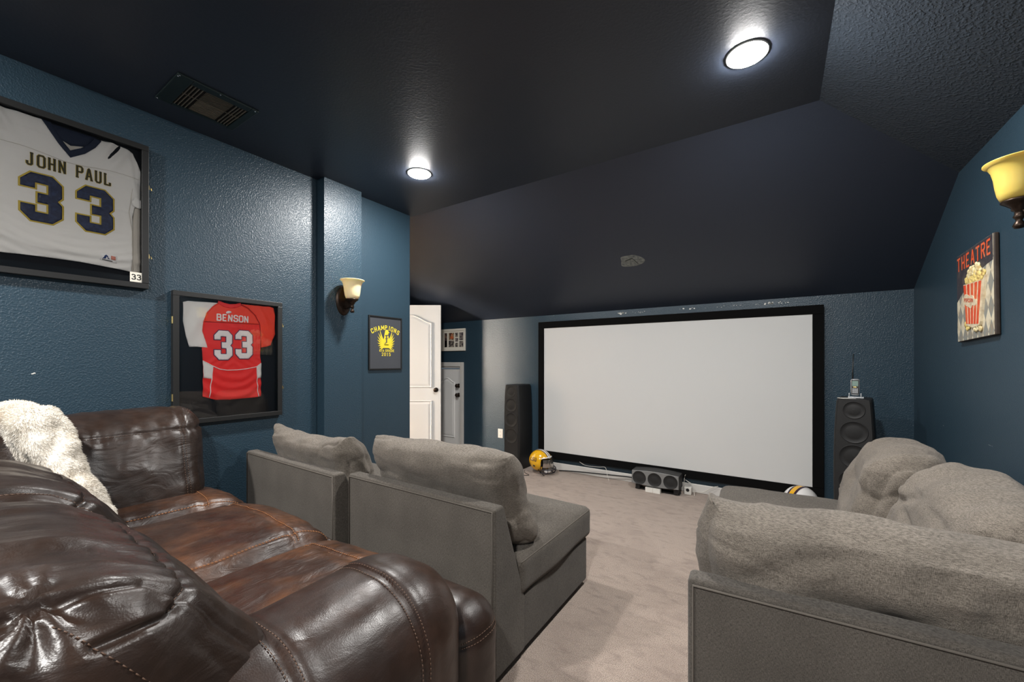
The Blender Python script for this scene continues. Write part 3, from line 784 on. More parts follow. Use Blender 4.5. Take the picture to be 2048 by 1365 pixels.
# right hand sectional: corner unit and end unit
SL = (-.2, 1.144); SA = math.radians(3.4)
t = thing('corner_chair', 'grey fabric corner sofa unit in the lower right foreground', 'sofa', (SL[0], SL[1], 0), SA)
back_wedge(G(), 0, 1.03, t1=.2).build('back_frame', M['fab_dark'], t, .014, seg=3)
G().tube([(.014, -.002, .03), (.014, -.002, .684), (1.015, -.002, .684), (1.015, -.002, .03)], .0035, 6).build('piping', M['piping'], t, smooth=True, fix=False)
g = G(); pr = [(1.03, .03), (1.03, .70), (.965, .70), (.84, .26), (.84, .03)]; k = 5
g.add([(a, .2, b) for a, b in pr]+[(a, .97, b) for a, b in pr], [tuple(range(k)), tuple(range(2*k-1, k-1, -1))]+[(i, k+i, k+(i+1) % k, (i+1) % k) for i in range(k)])
g.build('side_frame', M['fab_dark'], t, .014, seg=3)
G().box((.004, .2, .03), (.84, .97, .27)).build('seat_base', M['fab_dark'], t, .012, seg=3)
c = Cushion((.45, .40, .085), .035, seat_pad_fn(2)); c.build('seat_cushion', M['fab'], t, (.44, .565, .352), nz=(24, 24, 8))
pc = Cushion((.45, .135, .225), .125, pillow_fn(14.2, .013, -.010, .060, .22, wr=.012, pinch=.025, dents=((-.02, .05, .10, .22, .3, .022), (-.62, .45, .25, .10, .9, .014), (-.35, .75, .22, .09, .7, .012), (.35, .15, .55, .10, -.12, .016), (-.5, -.15, .5, .09, -.25, .010))))
pc.build('back_cushion', M['fab_cush'], t, (.455, .215, .635), nz=(90, 26, 56))
pc = Cushion((.385, .135, .225), .125, pillow_fn(41.0, .014, -.01, .035, .35, wr=.012, dents=((.5, .4, .4, .08, -.5, .016), (.1, .1, .6, .09, .35, .018), (-.3, .5, .4, .08, .2, .012))))
pc.build('back_cushion', M['fab_cush'], t, (.775, .765, .650), (0, 0, PI/2), nz=(70, 24, 46))
feet(t, [(.07, .06), (.96, .06), (.07, .9), (.96, .9)])
t = thing('end_chair', 'grey fabric sofa unit at the far end of the right-hand row, rounded seat edge', 'sofa',
          (SL[0]-math.sin(SA)*.985, SL[1]+math.cos(SA)*.985, 0), SA)
g = G(); g.add([(a, 0, b) for a, b in pr]+[(a, .94, b) for a, b in pr], [tuple(range(k)), tuple(range(2*k-1, k-1, -1))]+[(i, k+i, k+(i+1) % k, (i+1) % k) for i in range(k)])
g.build('side_frame', M['fab_dark'], t, .014, seg=3)
G().box((.004, 0, .03), (.84, .93, .27)).build('seat_base', M['fab_dark'], t, .012, seg=3)
c = Cushion((.45, .475, .09), .05, seat_pad_fn(7)); c.build('seat_cushion', M['fab'], t, (.44, .47, .357), nz=(36, 36, 10))
pc = Cushion((.335, .13, .235), .12, pillow_fn(63.0, .014, -.03, -.02, .30, wr=.010, pinch=.08, dents=((.2, .1, .35, .10, .8, .014), (-.5, .3, .4, .09, .4, .016))))
pc.build('back_cushion', M['fab_cush'], t, (.735, .50, .625), (0, 0, PI/2-.10), nz=(60, 24, 46))
feet(t, [(.07, .06), (.96, .06), (.07, .88), (.96, .88)])

# ------------------------------------------------------------------ projection screen
t = thing('projection_screen', 'large blank white projection screen in a black frame on the far wall', 'projection screen', (-1.043, YS, .14))
x0, x1, z0, z1, bw = -2.402, .318, .143, 1.75, .077
g = G()
for a, b in (((x0, z0), (x1, z0+bw)), ((x0, z1-bw), (x1, z1)), ((x0, z0+bw), (x0+bw, z1-bw)), ((x1-bw, z0+bw), (x1, z1-bw))):
    g.box((a[0], 4.205, a[1]), (b[0], 4.25, b[1]))
g.build('screen_frame', M['velvet'], t, .004)
box('screen_surface', (x0+bw-.004, 4.213, z0+bw-.004), (x1-bw+.004, 4.222, z1-bw+.004), M['screen'], t)
for x in (-2.2, -1.04, .12): box('wall_bracket', (x-.04, 4.25, 1.60), (x+.04, YS, 1.68), M['black'], t)
localize(t)

# ------------------------------------------------------------------ framed jerseys
def ring_frame(name, y0, y1, z0, z1, wd, xb, xf, m, parent, bev=.002):
    g = G()
    for a, b in (((y0, z0), (y1, z0+wd)), ((y0, z1-wd), (y1, z1)), ((y0, z0+wd), (y0+wd, z1-wd)), ((y1-wd, z0+wd), (y1, z1-wd))):
        g.box((xb, a[0], a[1]), (xf, b[0], b[1]))
    return g.build(name, m, parent, bev)
def cloth(name, poly, hf, m, parent, step=.007, lift=0.0, thick=.0, holes=(), label=None):
    V, F = poly_fill(poly, step, holes=holes); A = np.array(V)
    h = hf(A)+lift
    VV = [(h[i], A[i, 0], A[i, 1]) for i in range(len(A))]
    o = mesh(name, VV, F, m, parent, smooth=True, label=label)
    bm = bmesh.new(); bm.from_mesh(o.data); bmesh.ops.recalc_face_normals(bm, faces=bm.faces)
    if sum(f.normal.x*f.calc_area() for f in bm.faces) < 0: bmesh.ops.reverse_faces(bm, faces=bm.faces)
    bm.to_mesh(o.data); bm.free()
    if thick:
        s = o.modifiers.new('thick', 'SOLIDIFY'); s.thickness = thick; s.offset = -1
    return o
def cloth_strokes(name, VF, hf, m, parent, lift, label=None):
    V, F = VF; A = np.array(V); h = hf(A)+lift
    return mesh(name, [(h[i]+(LAY[i] % 9)*2e-5, A[i, 0], A[i, 1]) for i in range(len(A))], F, m, parent, label=label)
def numeral(y0, z0, wd, hg, slope=0.0):
    return [(y0+a/10*wd, z0+b/16*hg+slope*(a/10*wd)) for a, b in THREE]

XF = XL+.04
# --- white jersey
fr = thing('framed_jersey', 'white and navy football jersey number 33 JOHN PAUL in a large black shadow box', 'framed jersey', (XL, .47, 1.68), 0)
y0, y1, z0, z1 = .165, .768, 1.684, 2.492
ring_frame('picture_frame', y0, y1, z0, z1, .030, XL+.001, XF, M['black'], fr)
box('backing', (XL+.001, y0+.02, z0+.02), (XL+.004, y1-.02, z1-.02), M['backing'], fr)
box('glass_pane', (XF-.009, y0+.029, z0+.029), (XF-.007, y1-.029, z1-.029), M['glass'], fr)
for z in (2.26, 1.87):
    g = G().tube([(XF-.012, y1, z), (XF-.012, y1+.012, z), (XF-.012, y1+.014, z-.012)], .0025, 6).box((XF-.02, y1, z-.012), (XF-.004, y1+.003, z+.012)); g.build('latch', M['brass'], fr)
def hw(A):
    y, z = A[:, 0], A[:, 1]; Q = np.stack([y*1, z*1, y*0], 1)
    arc = 1.82+1.4*np.clip(.42-y, 0, 1)**2
    h = XL+.0140+.0034*fbm(Q*np.array([12, 9, 1]), 3)+.0022*np.clip(ridge(Q*np.array([6, 16, 1])+3, 2)-.4, 0, 1)
    # sagging horizontal creases low, gathered shoulder creases
    h = h+.0026*np.sin((z-.12*(y-.47)**2*10+.04*y)*150)*np.clip((2.02-z)*6, 0, 1)*(.4+.6*np.abs(np.sin(y*17)))
    h = h+.0110*np.sin((y+(z-2.3)*(-.55)*np.sign(y-.47))*85)*np.clip((z-2.28)*9, 0, 1)*(.5+.5*np.sin(y*31+1))*np.clip((np.abs(y-.47)-.06)*12, 0, 1)
    h = h+.0035*np.sin((y-.66)*140+z*20)*np.clip((y-.665)*25, 0, 1)*np.clip((z-2.08)*6, 0, 1)
    h = h+.010/(1+np.exp(-(z-arc)/.0035))*np.exp(-np.clip(z-arc, 0, 1)/.08)-.003
    return h
body = [(.196, 2.455), (.372, 2.455), (.40, 2.415), (.428, 2.37), (.468, 2.312), (.52, 2.362), (.555, 2.405), (.580, 2.448), (.66, 2.452), (.706, 2.435), (.722, 2.39), (.736, 2.34), (.737, 2.16), (.712, 2.13), (.704, 2.08), (.703, 1.90), (.700, 1.772), (.62, 1.779), (.50, 1.787), (.36, 1.786), (.24, 1.78), (.196, 1.78)]
je = cloth('jersey', body, hw, M['jw'], fr, .0065, .002, .0015, label='white cloth jersey')
cloth('side_panel', [(.700, 1.745), (.737, 1.748), (.737, 2.15), (.712, 2.13), (.700, 2.0)], hw, M['jw_in'], je, .012, -.003, .001)
cloth('collar_lining', [(.41, 2.43), (.55, 2.43), (.525, 2.365), (.468, 2.318), (.425, 2.37)], lambda A: A[:, 0]*0+XL+.007, M['jw_in'], je, .02, 0, .001)
cloth('collar_inner', [(.40, 2.452), (.56, 2.452), (.54, 2.395), (.47, 2.372), (.415, 2.40)], lambda A: A[:, 0]*0+XL+.0085, M['navy_collar'], je, .02, 0, .001)
col = [(.372, 2.455), (.402, 2.455), (.425, 2.410), (.447, 2.375), (.468, 2.345), (.505, 2.372), (.535, 2.408), (.555, 2.445), (.582, 2.445), (.558, 2.398), (.52, 2.35), (.468, 2.308), (.428, 2.362), (.40, 2.408)]
cloth('collar', col, hw, M['navy_collar'], je, .012, .005, .002, label='navy v-neck collar')
ys = lambda y: 2.296+.02*np.sin((y-.2)*6)-.035*np.exp(-((y-.47)/.12)**2)
g = G(); yy = np.linspace(.198, .735, 50); hh = hw(np.stack([yy, ys(yy)], 1))
g.tube([(hh[i]+.003, yy[i], ys(yy[i])) for i in range(50)], .0013, 5); g.build('shoulder_seam', M['jw_in'], je, fix=False)
g = G(); pts = [(.703, 1.76), (.703, 1.9), (.702, 2.0), (.69, 2.10), (.70, 2.2), (.712, 2.3)]; hh = hw(np.array(pts))
g.tube([(hh[i]+.003, *pts[i]) for i in range(6)], .0013, 5); g.build('sleeve_seam', M['jw_in'], je, fix=False)
cuff = [(.700, 2.165), (.712, 2.185), (.738, 2.18), (.738, 2.135), (.715, 2.135), (.703, 2.145)]
cloth('cuff', smooth_poly(cuff, 3), hw, M['jw'], je, .008, .008, .003)
for y_, z_ in ((.306, 1.953), (.491, 1.953)):
    pl = numeral(y_, z_, .134, .232)
    cloth('numeral_border', offset_poly(pl, .0065), hw, M['gold'], je, .01, .0035, .001, label='gold border')
    cloth('numeral', pl, hw, M['navy'], je, .01, .0050, .001, label='navy numeral 3')
for ly, txt in ((.325, 'JOHN'), (.488, 'PAUL')):
    cloth_strokes('lettering_border', letters(txt, ly, 2.217, .062, .0245, .0108, .0098, True), hw, M['gold'], je, .0032, 'gold edge of the lettering '+txt)
    cloth_strokes('lettering', letters(txt, ly, 2.217, .062, .0245, .0072, .0098, True), hw, M['letters_dk'], je, .0044, 'dark lettering '+txt)
lt = cloth('maker_tag', [(.574, 1.812), (.640, 1.805), (.640, 1.846), (.574, 1.850)], hw, M['jwh2'], je, .02, .0035, .001, label='small white tag with blue mark')
def flatp(name, poly, x, m, parent, th=.0006, label=None):
    k = len(poly); V = [(x, a, b) for a, b in poly]+[(x+th, a, b) for a, b in poly]
    return G().add(V, [tuple(range(k)), tuple(range(2*k-1, k-1, -1))]+[(i, k+i, k+(i+1) % k, (i+1) % k) for i in range(k)]).build(name, m, parent, label=label)
bell = [(.582, 1.822), (.588, 1.828), (.591, 1.838), (.597, 1.843), (.603, 1.838), (.606, 1.828), (.612, 1.822), (.604, 1.822), (.603, 1.829), (.598, 1.834), (.5955, 1.822)]
cloth('tag_mark', bell, hw, M['logo_blue'], je, .02, .0055, .0008)
cloth('tag_mark', [(.616, 1.822), (.634, 1.820), (.634, 1.840), (.616, 1.842)], hw, M['pink'], je, .02, .0055, .0008)
cloth('tag_mark', [(.582, 1.815), (.622, 1.811), (.622, 1.8145), (.582, 1.8185)], hw, M['ink'], je, .02, .0055, .0008)
card = box('number_card', (XF-.0065, .689, 1.716), (XF-.0055, .741, 1.770), M['paper'], fr, label='cream card printed 33')
for q in (0, 1):
    V, F = letters('3', .6945+q*.022, 1.7285, .029, .0185, .0052, 0); flat = [(XF-.0052+(LAY[i] % 9)*2e-5, a, b) for i, (a, b) in enumerate(V)]
    mesh('card_number', flat, F, M['ink'], card)
localize(fr)
for c in card.children: c.location = (0, 0, 0)

# --- red jersey
fr = thing('framed_jersey', 'red BENSON jersey number 33 with one white sleeve in a black shadow box', 'framed jersey', (XL, 1.19, .9), 0)
y0, y1, z0, z1 = .877, 1.503, .893, 1.697
ring_frame('picture_frame', y0, y1, z0, z1, .030, XL+.001, XF, M['black'], fr)
box('backing', (XL+.001, y0+.02, z0+.02), (XL+.004, y1-.02, z1-.02), M['backing'], fr)
box('glass_pane', (XF-.009, y0+.029, z0+.029), (XF-.007, y1-.029, z1-.029), M['glass'], fr)
for z in (1.52, 1.06):
    G().box((XF-.025, y0-.003, z-.022), (XF-.002, y0+.001, z+.022)).tube([(XF-.003, y0-.004, z-.02), (XF-.003, y0-.004, z+.02)], .003, 8).build('hinge', M['brass'], fr)
for z in (1.535, 1.09):
    G().box((XF-.02, y1, z-.012), (XF-.004, y1+.004, z+.012)).tube([(XF-.012, y1+.003, z+.004), (XF-.012, y1+.012, z), (XF-.012, y1+.012, z-.012)], .002, 6).build('latch', M['brass'], fr)
def hr(A):
    y, z = A[:, 0], A[:, 1]; Q = np.stack([y, z, y*0], 1)
    h = XL+.0130+.0034*fbm(Q*np.array([10, 10, 1])+4, 3)+.0030*np.clip(ridge(Q*np.array([9, 9, 1])+8, 2)-.4, 0, 1)
    low = np.clip((1.24-z)*10, 0, 1)
    h = h+.0045*np.sin((z-1.1-2.2*(y-1.2)**2)*95+2*fbm(Q*5, 2))*low
    h = h+.0035*np.sin((y*.9+z*.5)*75)*np.clip((y-1.36)*30, 0, 1)
    h = h+.0035*np.sin((y-z*.5)*60)*np.clip((1.05-y)*20, 0, 1)
    h = h+.0016*np.sin((z+np.abs(y-1.2)*.8)*120)*np.clip(1-np.abs(z-1.27)*18, 0, 1)
    return h
bodyr = [(1.118, 1.655), (1.145, 1.640), (1.178, 1.632), (1.212, 1.638), (1.238, 1.655), (1.29, 1.635), (1.335, 1.59), (1.362, 1.527), (1.366, 1.45), (1.366, 1.37), (1.364, 1.30), (1.369, 1.26), (1.369, 1.033), (1.28, 1.027), (1.18, 1.024), (1.10, 1.03), (1.032, 1.055), (1.031, 1.28), (1.026, 1.356), (1.040, 1.42), (1.030, 1.465), (1.034, 1.52), (1.052, 1.58), (1.085, 1.625)]
je = cloth('jersey', bodyr, hr, M['jr'], fr, .0075, .004, .0015, label='red cloth jersey')
yoke = [(1.118, 1.650), (1.145, 1.636), (1.178, 1.628), (1.212, 1.634), (1.238, 1.650), (1.288, 1.632), (1.332, 1.588), (1.358, 1.532), (1.036, 1.525), (1.055, 1.58), (1.088, 1.622)]
cloth('yoke', yoke, hr, M['jr2'], je, .009, .0052, .0008)
cloth('collar', [(1.112, 1.668), (1.145, 1.655), (1.178, 1.650), (1.212, 1.655), (1.243, 1.668), (1.243, 1.645), (1.212, 1.628), (1.178, 1.622), (1.145, 1.628), (1.112, 1.648)], hr, M['jr'], je, .008, .007, .003)
sl = [(.930, 1.634), (.955, 1.643), (1.04, 1.647), (1.112, 1.650), (1.085, 1.625), (1.052, 1.58), (1.034, 1.52), (1.030, 1.465), (1.042, 1.42), (1.056, 1.362), (1.00, 1.366), (.963, 1.364), (.944, 1.43), (.932, 1.52)]
cloth('sleeve', sl, hr, M['jw'], je, .009, .005, .002, label='white sleeve')
sr = [(1.243, 1.658), (1.33, 1.660), (1.42, 1.662), (1.451, 1.655), (1.460, 1.60), (1.462, 1.47), (1.445, 1.43), (1.435, 1.39), (1.40, 1.378), (1.370, 1.372), (1.366, 1.45), (1.362, 1.527), (1.335, 1.59), (1.29, 1.635)]
cloth('sleeve', sr, hr, M['jr2'], je, .009, .005, .002, label='red sleeve')
for pl in ([(1.031, 1.282), (1.081, 1.247), (1.079, 1.20), (1.074, 1.165), (1.033, 1.172)], [(1.369, 1.264), (1.340, 1.240), (1.342, 1.20), (1.345, 1.158), (1.369, 1.162)]):
    cloth('side_panel', pl, hr, M['jw'], je, .012, .0055, .0008, label='white side panel')
def stripe(name, pts, r, m, lift=.006):
    P = []
    for i in range(len(pts)-1):
        a, b = np.array(pts[i]), np.array(pts[i+1]); k = 8
        for t in range(k): P.append(a+(b-a)*t/k)
    P.append(np.array(pts[-1])); P = np.array(P); h = hr(P)
    G().tube([(h[i]+lift, *P[i]) for i in range(len(P))], r, 6).build(name, m, je, smooth=True, fix=False)
stripe('stripe', [(1.033, 1.278), (1.082, 1.246), (1.12, 1.226), (1.163, 1.218), (1.22, 1.219), (1.28, 1.226), (1.339, 1.239), (1.367, 1.262)], .0028, M['jwh2'])
stripe('stripe', [(1.082, 1.245), (1.079, 1.18), (1.072, 1.11), (1.067, 1.047)], .0028, M['jwh2'])
stripe('stripe', [(1.340, 1.239), (1.344, 1.16), (1.347, 1.10), (1.352, 1.034)], .0028, M['jwh2'])
stripe('seam', [(1.036, 1.524), (1.12, 1.526), (1.24, 1.529), (1.360, 1.532)], .0016, M['jr_dk'])
stripe('seam', [(1.042, 1.42), (1.030, 1.465), (1.034, 1.52), (1.052, 1.58), (1.085, 1.625), (1.115, 1.65)], .0016, M['jr2'])
stripe('seam', [(1.243, 1.655), (1.29, 1.635), (1.335, 1.59), (1.360, 1.535), (1.366, 1.45)], .0016, M['jr_dk'])
for y_, z_ in ((1.091, 1.286), (1.212, 1.294)):
    pl = numeral(y_, z_, .102, .188, .0)
    cloth('numeral_border', offset_poly(pl, .0045), hr, M['jr_navy'], je, .01, .0062, .0008, label='dark purple border')
    cloth('numeral', pl, hr, M['jwh2'], je, .01, .0075, .0008, label='white numeral 3')
cloth_strokes('lettering', letters('BENSON', 1.103, 1.537, .043, .0265, .0075, .0055, False, None, .005), hr, M['jwh2'], je, .0075, 'white lettering BENSON')
cloth('collar_mark', smooth_poly([(1.155, 1.594), (1.165, 1.604), (1.182, 1.603), (1.186, 1.596), (1.172, 1.588), (1.158, 1.586)], 3), hr, M['jwh2'], je, .01, .008, .0006)
localize(fr)

# ------------------------------------------------------------------ champions plaque
XP = -2.998
t = thing('champions_plaque', 'grey CHAMPIONS plaque with a yellow eagle, 6th GRADE 2015, in a thin black frame', 'plaque', (XP, 2.43, 1.2))
y0, y1, z0, z1 = 2.246, 2.617, 1.203, 1.686
ring_frame('picture_frame', y0, y1, z0, z1, .011, XP, XP+.016, M['black'], t)
box('print', (XP, y0+.01, z0+.01), (XP+.008, y1-.01, z1-.01), M['plaque'], t)
XT = XP+.0088
def flat_strokes(name, VF, x, m, parent, label=None, sgn=1, th=.0006):
    L = LAY if len(LAY) == len(VF[0]) else [i//4 for i in range(len(VF[0]))]
    return mesh(name, [(x+(L[i] % 9)*2e-5, a, b) for i, (a, b) in enumerate(VF[0])], VF[1], m, parent, label=label)
def arcf(x):
    a = (x-.0)/.30; return (2.43+.30*math.sin(a), 1.545-.30+.325*math.cos(a)-.005+.0, -a)
nch = 'CHAMPIONS'; wl = .0265; gp = .0095; total = sum((wl if c != 'I' else wl*.75)+gp for c in nch)-gp
flat_strokes('lettering', letters(nch, -total/2, 0, .040, wl, .0072, gp, True, arcf), XT, M['plaque_y'], t, 'yellow arched lettering CHAMPIONS')
g = G(); cx_, cz_ = 2.436, 1.49
def fp(poly, x=XT):
    k = len(poly); V = [(x, a, b) for a, b in poly]+[(x+.0006, a, b) for a, b in poly]
    g.add(V, [tuple(range(k)), tuple(range(2*k-1, k-1, -1))]+[(i, k+i, k+(i+1) % k, (i+1) % k) for i in range(k)])
for sgn in (-1, 1):
    for i in range(8):
        a = math.radians(38+i*13 if True else 0); rr = .125-.009*i; bx, bz = cx_+sgn*.022, 1.455-.006*i
        ang_ = math.radians(62-i*13.5)
        tip = (bx+sgn*math.cos(ang_)*rr*.85, bz+math.sin(ang_)*rr); px, pz = -math.sin(ang_)*.008, math.cos(ang_)*.008
        midp = (bx+sgn*math.cos(ang_)*rr*.5, bz+math.sin(ang_)*rr*.45)
        fp([(bx-sgn*px*.6, bz-pz*.6), (midp[0]-sgn*px, midp[1]-pz), tip, (midp[0]+sgn*px*.7, midp[1]+pz*.7), (bx+sgn*px*.6, bz+pz*.6)], XT+.0004*(i % 2))
fp([(2.416, 1.52), (2.424, 1.556), (2.438, 1.568), (2.455, 1.566), (2.462, 1.55), (2.474, 1.54), (2.459, 1.536), (2.462, 1.50), (2.476, 1.46), (2.463, 1.425), (2.416, 1.425), (2.400, 1.46), (2.412, 1.49)], XT+.0009)
fp([(2.398, 1.400), (2.478, 1.400), (2.478, 1.424), (2.464, 1.424), (2.464, 1.432), (2.414, 1.432), (2.414, 1.424), (2.398, 1.424)], XT+.0009)
g.build('eagle_emblem', M['plaque_y'], t, label='yellow eagle emblem')
V = []; F = []
for a, b, th in (((2.437, 1.515), (2.437, 1.448), .010), ((2.422, 1.512), (2.462, 1.519), .008), ((2.424, 1.484), (2.454, 1.487), .006), ((2.437, 1.449), (2.418, 1.440), .007), ((2.447, 1.508), (2.447, 1.448), .003)):
    a = Vector(a); b = Vector(b); d = (b-a).normalized(); n = Vector((-d.y, d.x))*th/2; k = len(V); V += [a+n, a-n, b-n, b+n]; F.append((k, k+1, k+2, k+3))
flat_strokes('emblem_letter', ([tuple(v) for v in V], F), XT+.0022, M['plaque'], t, 'dark letter F on the emblem')
flat_strokes('lettering', letters('6th', 2.361, 1.366, .021, .0145, .0042, .004, True), XT, M['plaque_y'], t, 'yellow lettering 6th')
flat_strokes('lettering', letters('GRADE', 2.427, 1.366, .021, .0165, .0042, .005, True), XT, M['plaque_y'], t, 'yellow lettering GRADE')
flat_strokes('lettering', letters('2015', 2.386, 1.328, .029, .020, .0052, .007, True), XT, M['plaque_y'], t, 'yellow date 2015')
localize(t)

# ------------------------------------------------------------------ theatre canvas on the right wall
t = thing('theatre_canvas', 'THEATRE canvas sign with a striped popcorn cup and diamond pattern on the right wall', 'wall art', (XR, 3.0, 1.39))
XC0 = .846
def canvas_mat():
    m = bpy.data.materials.new('harlequin_canvas'); m.use_nodes = True; nt = m.node_tree; b = nt.nodes['Principled BSDF']
    tc = nt.nodes.new('ShaderNodeTexCoord'); sp = nt.nodes.new('ShaderNodeSeparateXYZ'); nt.links.new(tc.outputs['Object'], sp.inputs[0])
    y = math_n(nt, 'MULTIPLY', sp.outputs[1], 16.5); z = math_n(nt, 'MULTIPLY', sp.outputs[2], 8.5)
    cb = nt.nodes.new('ShaderNodeCombineXYZ'); nt.links.new(math_n(nt, 'ADD', y, z), cb.inputs[0]); nt.links.new(math_n(nt, 'SUBTRACT', y, z), cb.inputs[1]); cb.inputs[2].default_value = .5
    ck = nt.nodes.new('ShaderNodeTexChecker'); ck.inputs['Scale'].default_value = 1; nt.links.new(cb.outputs[0], ck.inputs['Vector'])
    c = mixc(nt, ck.outputs['Fac'], (.24, .25, .23), (.66, .60, .45))
    n1 = mrange(nt, node_noise(nt, tc, 35, 5), .45, .75, 0, .7); c = mixc(nt, n1, c, (.33, .25, .16))
    nt.links.new(c, b.inputs['Base Color']); b.inputs['Roughness'].default_value = .6
    nt.links.new(bumpn(nt, node_noise(nt, tc, 50, 4), .5, .003), b.inputs['Normal']); return m
M['harl'] = canvas_mat()
M['cv_dark'] = mat('canvas_charcoal', (.040, .036, .045), .55, bump=(45, .6, .003, 4), noise=(18, (.10, .085, .08), .5, .75))
M['cv_side'] = mat('canvas_brown_edge', (.030, .018, .012), .6, noise=(14, (.06, .045, .035), .5, .8))
M['cv_or'] = mat('painted_orange', (.75, .10, .03), .55, noise=(40, (.5, .22, .12), .5, .7))
M['cv_red'] = mat('painted_red_stripe', (.66, .065, .02), .5, noise=(20, (.72, .16, .06), .45, .7))
M['cv_cream'] = mat('painted_cream', (.72, .62, .44), .55, noise=(40, (.55, .42, .27), .45, .7))
M['cv_pop'] = mat('painted_popcorn', (.78, .62, .22), .55, noise=(35, (.42, .26, .08), .5, .65), bump=(60, .8, .006, 3))
M['cv_pop2'] = mat('painted_popcorn_pale', (.80, .70, .42), .55, noise=(35, (.50, .36, .15), .45, .65), bump=(60, .8, .006, 3))
box('canvas', (XC0, 2.786, 1.39), (XR-.001, 3.232, 1.876), M['cv_side'], t, .006, seg=3, label='dark brown wrapped canvas edge')
def cvp(name, poly, dep, m, par=t, base=XC0, label=None):
    """poly in (y,z), built outwards (towards -x)"""
    k = len(poly); V = [(base+.0005, a, b) for a, b in poly]+[(base-dep, a, b) for a, b in poly]
    return G().add(V, [tuple(range(k)), tuple(range(2*k-1, k-1, -1))]+[(i, k+i, k+(i+1) % k, (i+1) % k) for i in range(k)]).build(name, m, par, label=label)
cvp('painting', [(3.228, 1.394), (2.790, 1.394), (2.790, 1.872), (3.228, 1.872)], .0006, M['harl'])
cvp('painted_band', [(3.226, 1.871), (2.792, 1.871), (2.792, 1.748), (2.86, 1.742), (2.95, 1.725), (3.04, 1.70), (3.12, 1.665), (3.18, 1.64), (3.226, 1.615)], .0012, M['cv_dark'], label='dark upper band')
V, F = letters('THEATRE', 0, 0, .074, .044, .011, .0135, False)
vv = [(3.218-a*1.055, 1.782+b) for a, b in V]
mesh('lettering', [(XC0-.0022-(LAY[i] % 9)*3e-5, a, b) for i, (a, b) in enumerate(vv)], F, M['cv_or'], t, label='orange lettering THEATRE')
# popcorn cup in relief
cupL = lambda s: (3.100+(3.070-3.100)*s, 1.690+(1.470-1.690)*s)
cupR = lambda s: (2.868+(2.915-2.868)*s, 1.672+(1.452-1.672)*s)
cup = cvp('cup', [cupL(0), cupR(0), cupR(1), ((cupL(1)[0]+cupR(1)[0])/2, 1.448), cupL(1)], .012, M['cv_cream'])
ns = 5
for i in range(ns):
    a0 = (i+.12)/ns; a1 = (i+.72)/ns
    L_ = lambda s, a: (cupL(s)[0]*(1-a)+cupR(s)[0]*a, cupL(s)[1]*(1-a)+cupR(s)[1]*a)
    cvp('cup_stripe', [L_(.02, a0), L_(.02, a1), L_(.97, a1), L_(.97, a0)], .0135, M['cv_red'], cup)
cvp('cup_side', [(2.868, 1.675), (2.848, 1.690), (2.905, 1.47), (2.915, 1.452)], .011, M['cv_cream'])
bd = cvp('cup_badge', smooth_poly([(3.090, 1.600), (3.075, 1.632), (3.04, 1.628), (3.01, 1.612), (2.985, 1.616), (2.955, 1.590), (2.935, 1.585), (2.945, 1.555), (2.98, 1.562), (3.0, 1.548), (3.03, 1.562), (3.06, 1.572)], 3), .0150, M['cv_cream'])
V, F = letters('POPCORN', 0, 0, .020, .0125, .0028, .0035, False)
mesh('lettering', [(XC0-.0162-(LAY[i] % 9)*3e-5, 3.078-a, 1.594+b-a*.17) for i, (a, b) in enumerate(V)], F, M['cv_red'], t, label='small red lettering POPCORN')
rng2 = random.Random(5)
def kernels(name, cnt, cy_, cz_, ry, rz_, par, flat=.5, seed=0):
    g = G(); rg = random.Random(seed)
    for i in range(cnt):
        a = rg.random()*2*PI; r_ = math.sqrt(rg.random()); yy = cy_+math.cos(a)*ry*r_; zz = cz_+math.sin(a)*rz_*r_; s = rg.uniform(.009, .014)
        bmk = bmesh.new(); bmesh.ops.create_icosphere(bmk, subdivisions=2, radius=s)
        for v in bmk.verts:
            q = v.co*90+Vector((i*3.1, 0, 0)); k = 1+.28*math.sin(q.x)*math.cos(q.y*1.3)+.15*math.sin(q.z*2); v.co *= k
        g.add([(XC0-.004-flat*.005*(1-r_*r_)+v.co.x*.45, yy+v.co.y, zz+v.co.z) for v in bmk.verts], [tuple(v.index for v in f.verts) for f in bmk.faces]); bmk.free()
    return g.build(name, M['cv_pop' if seed % 2 else 'cv_pop2'], par, smooth=True)
o = kernels('popcorn', 90, 2.985, 1.708, .112, .038, t, 1, 1); o['kind'] = 'stuff'
o = kernels('popcorn', 50, 2.985, 1.732, .075, .035, t, 1.4, 2); o['kind'] = 'stuff'
o = kernels('popcorn', 9, 3.075, 1.463, .025, .022, t, .4, 3); o['kind'] = 'stuff'
o = kernels('popcorn', 13, 2.945, 1.445, .045, .022, t, .4, 4); o['kind'] = 'stuff'
localize(t); t.location.y += .038; t.scale.y = 1.05; t.rotation_euler.x = math.radians(-2)

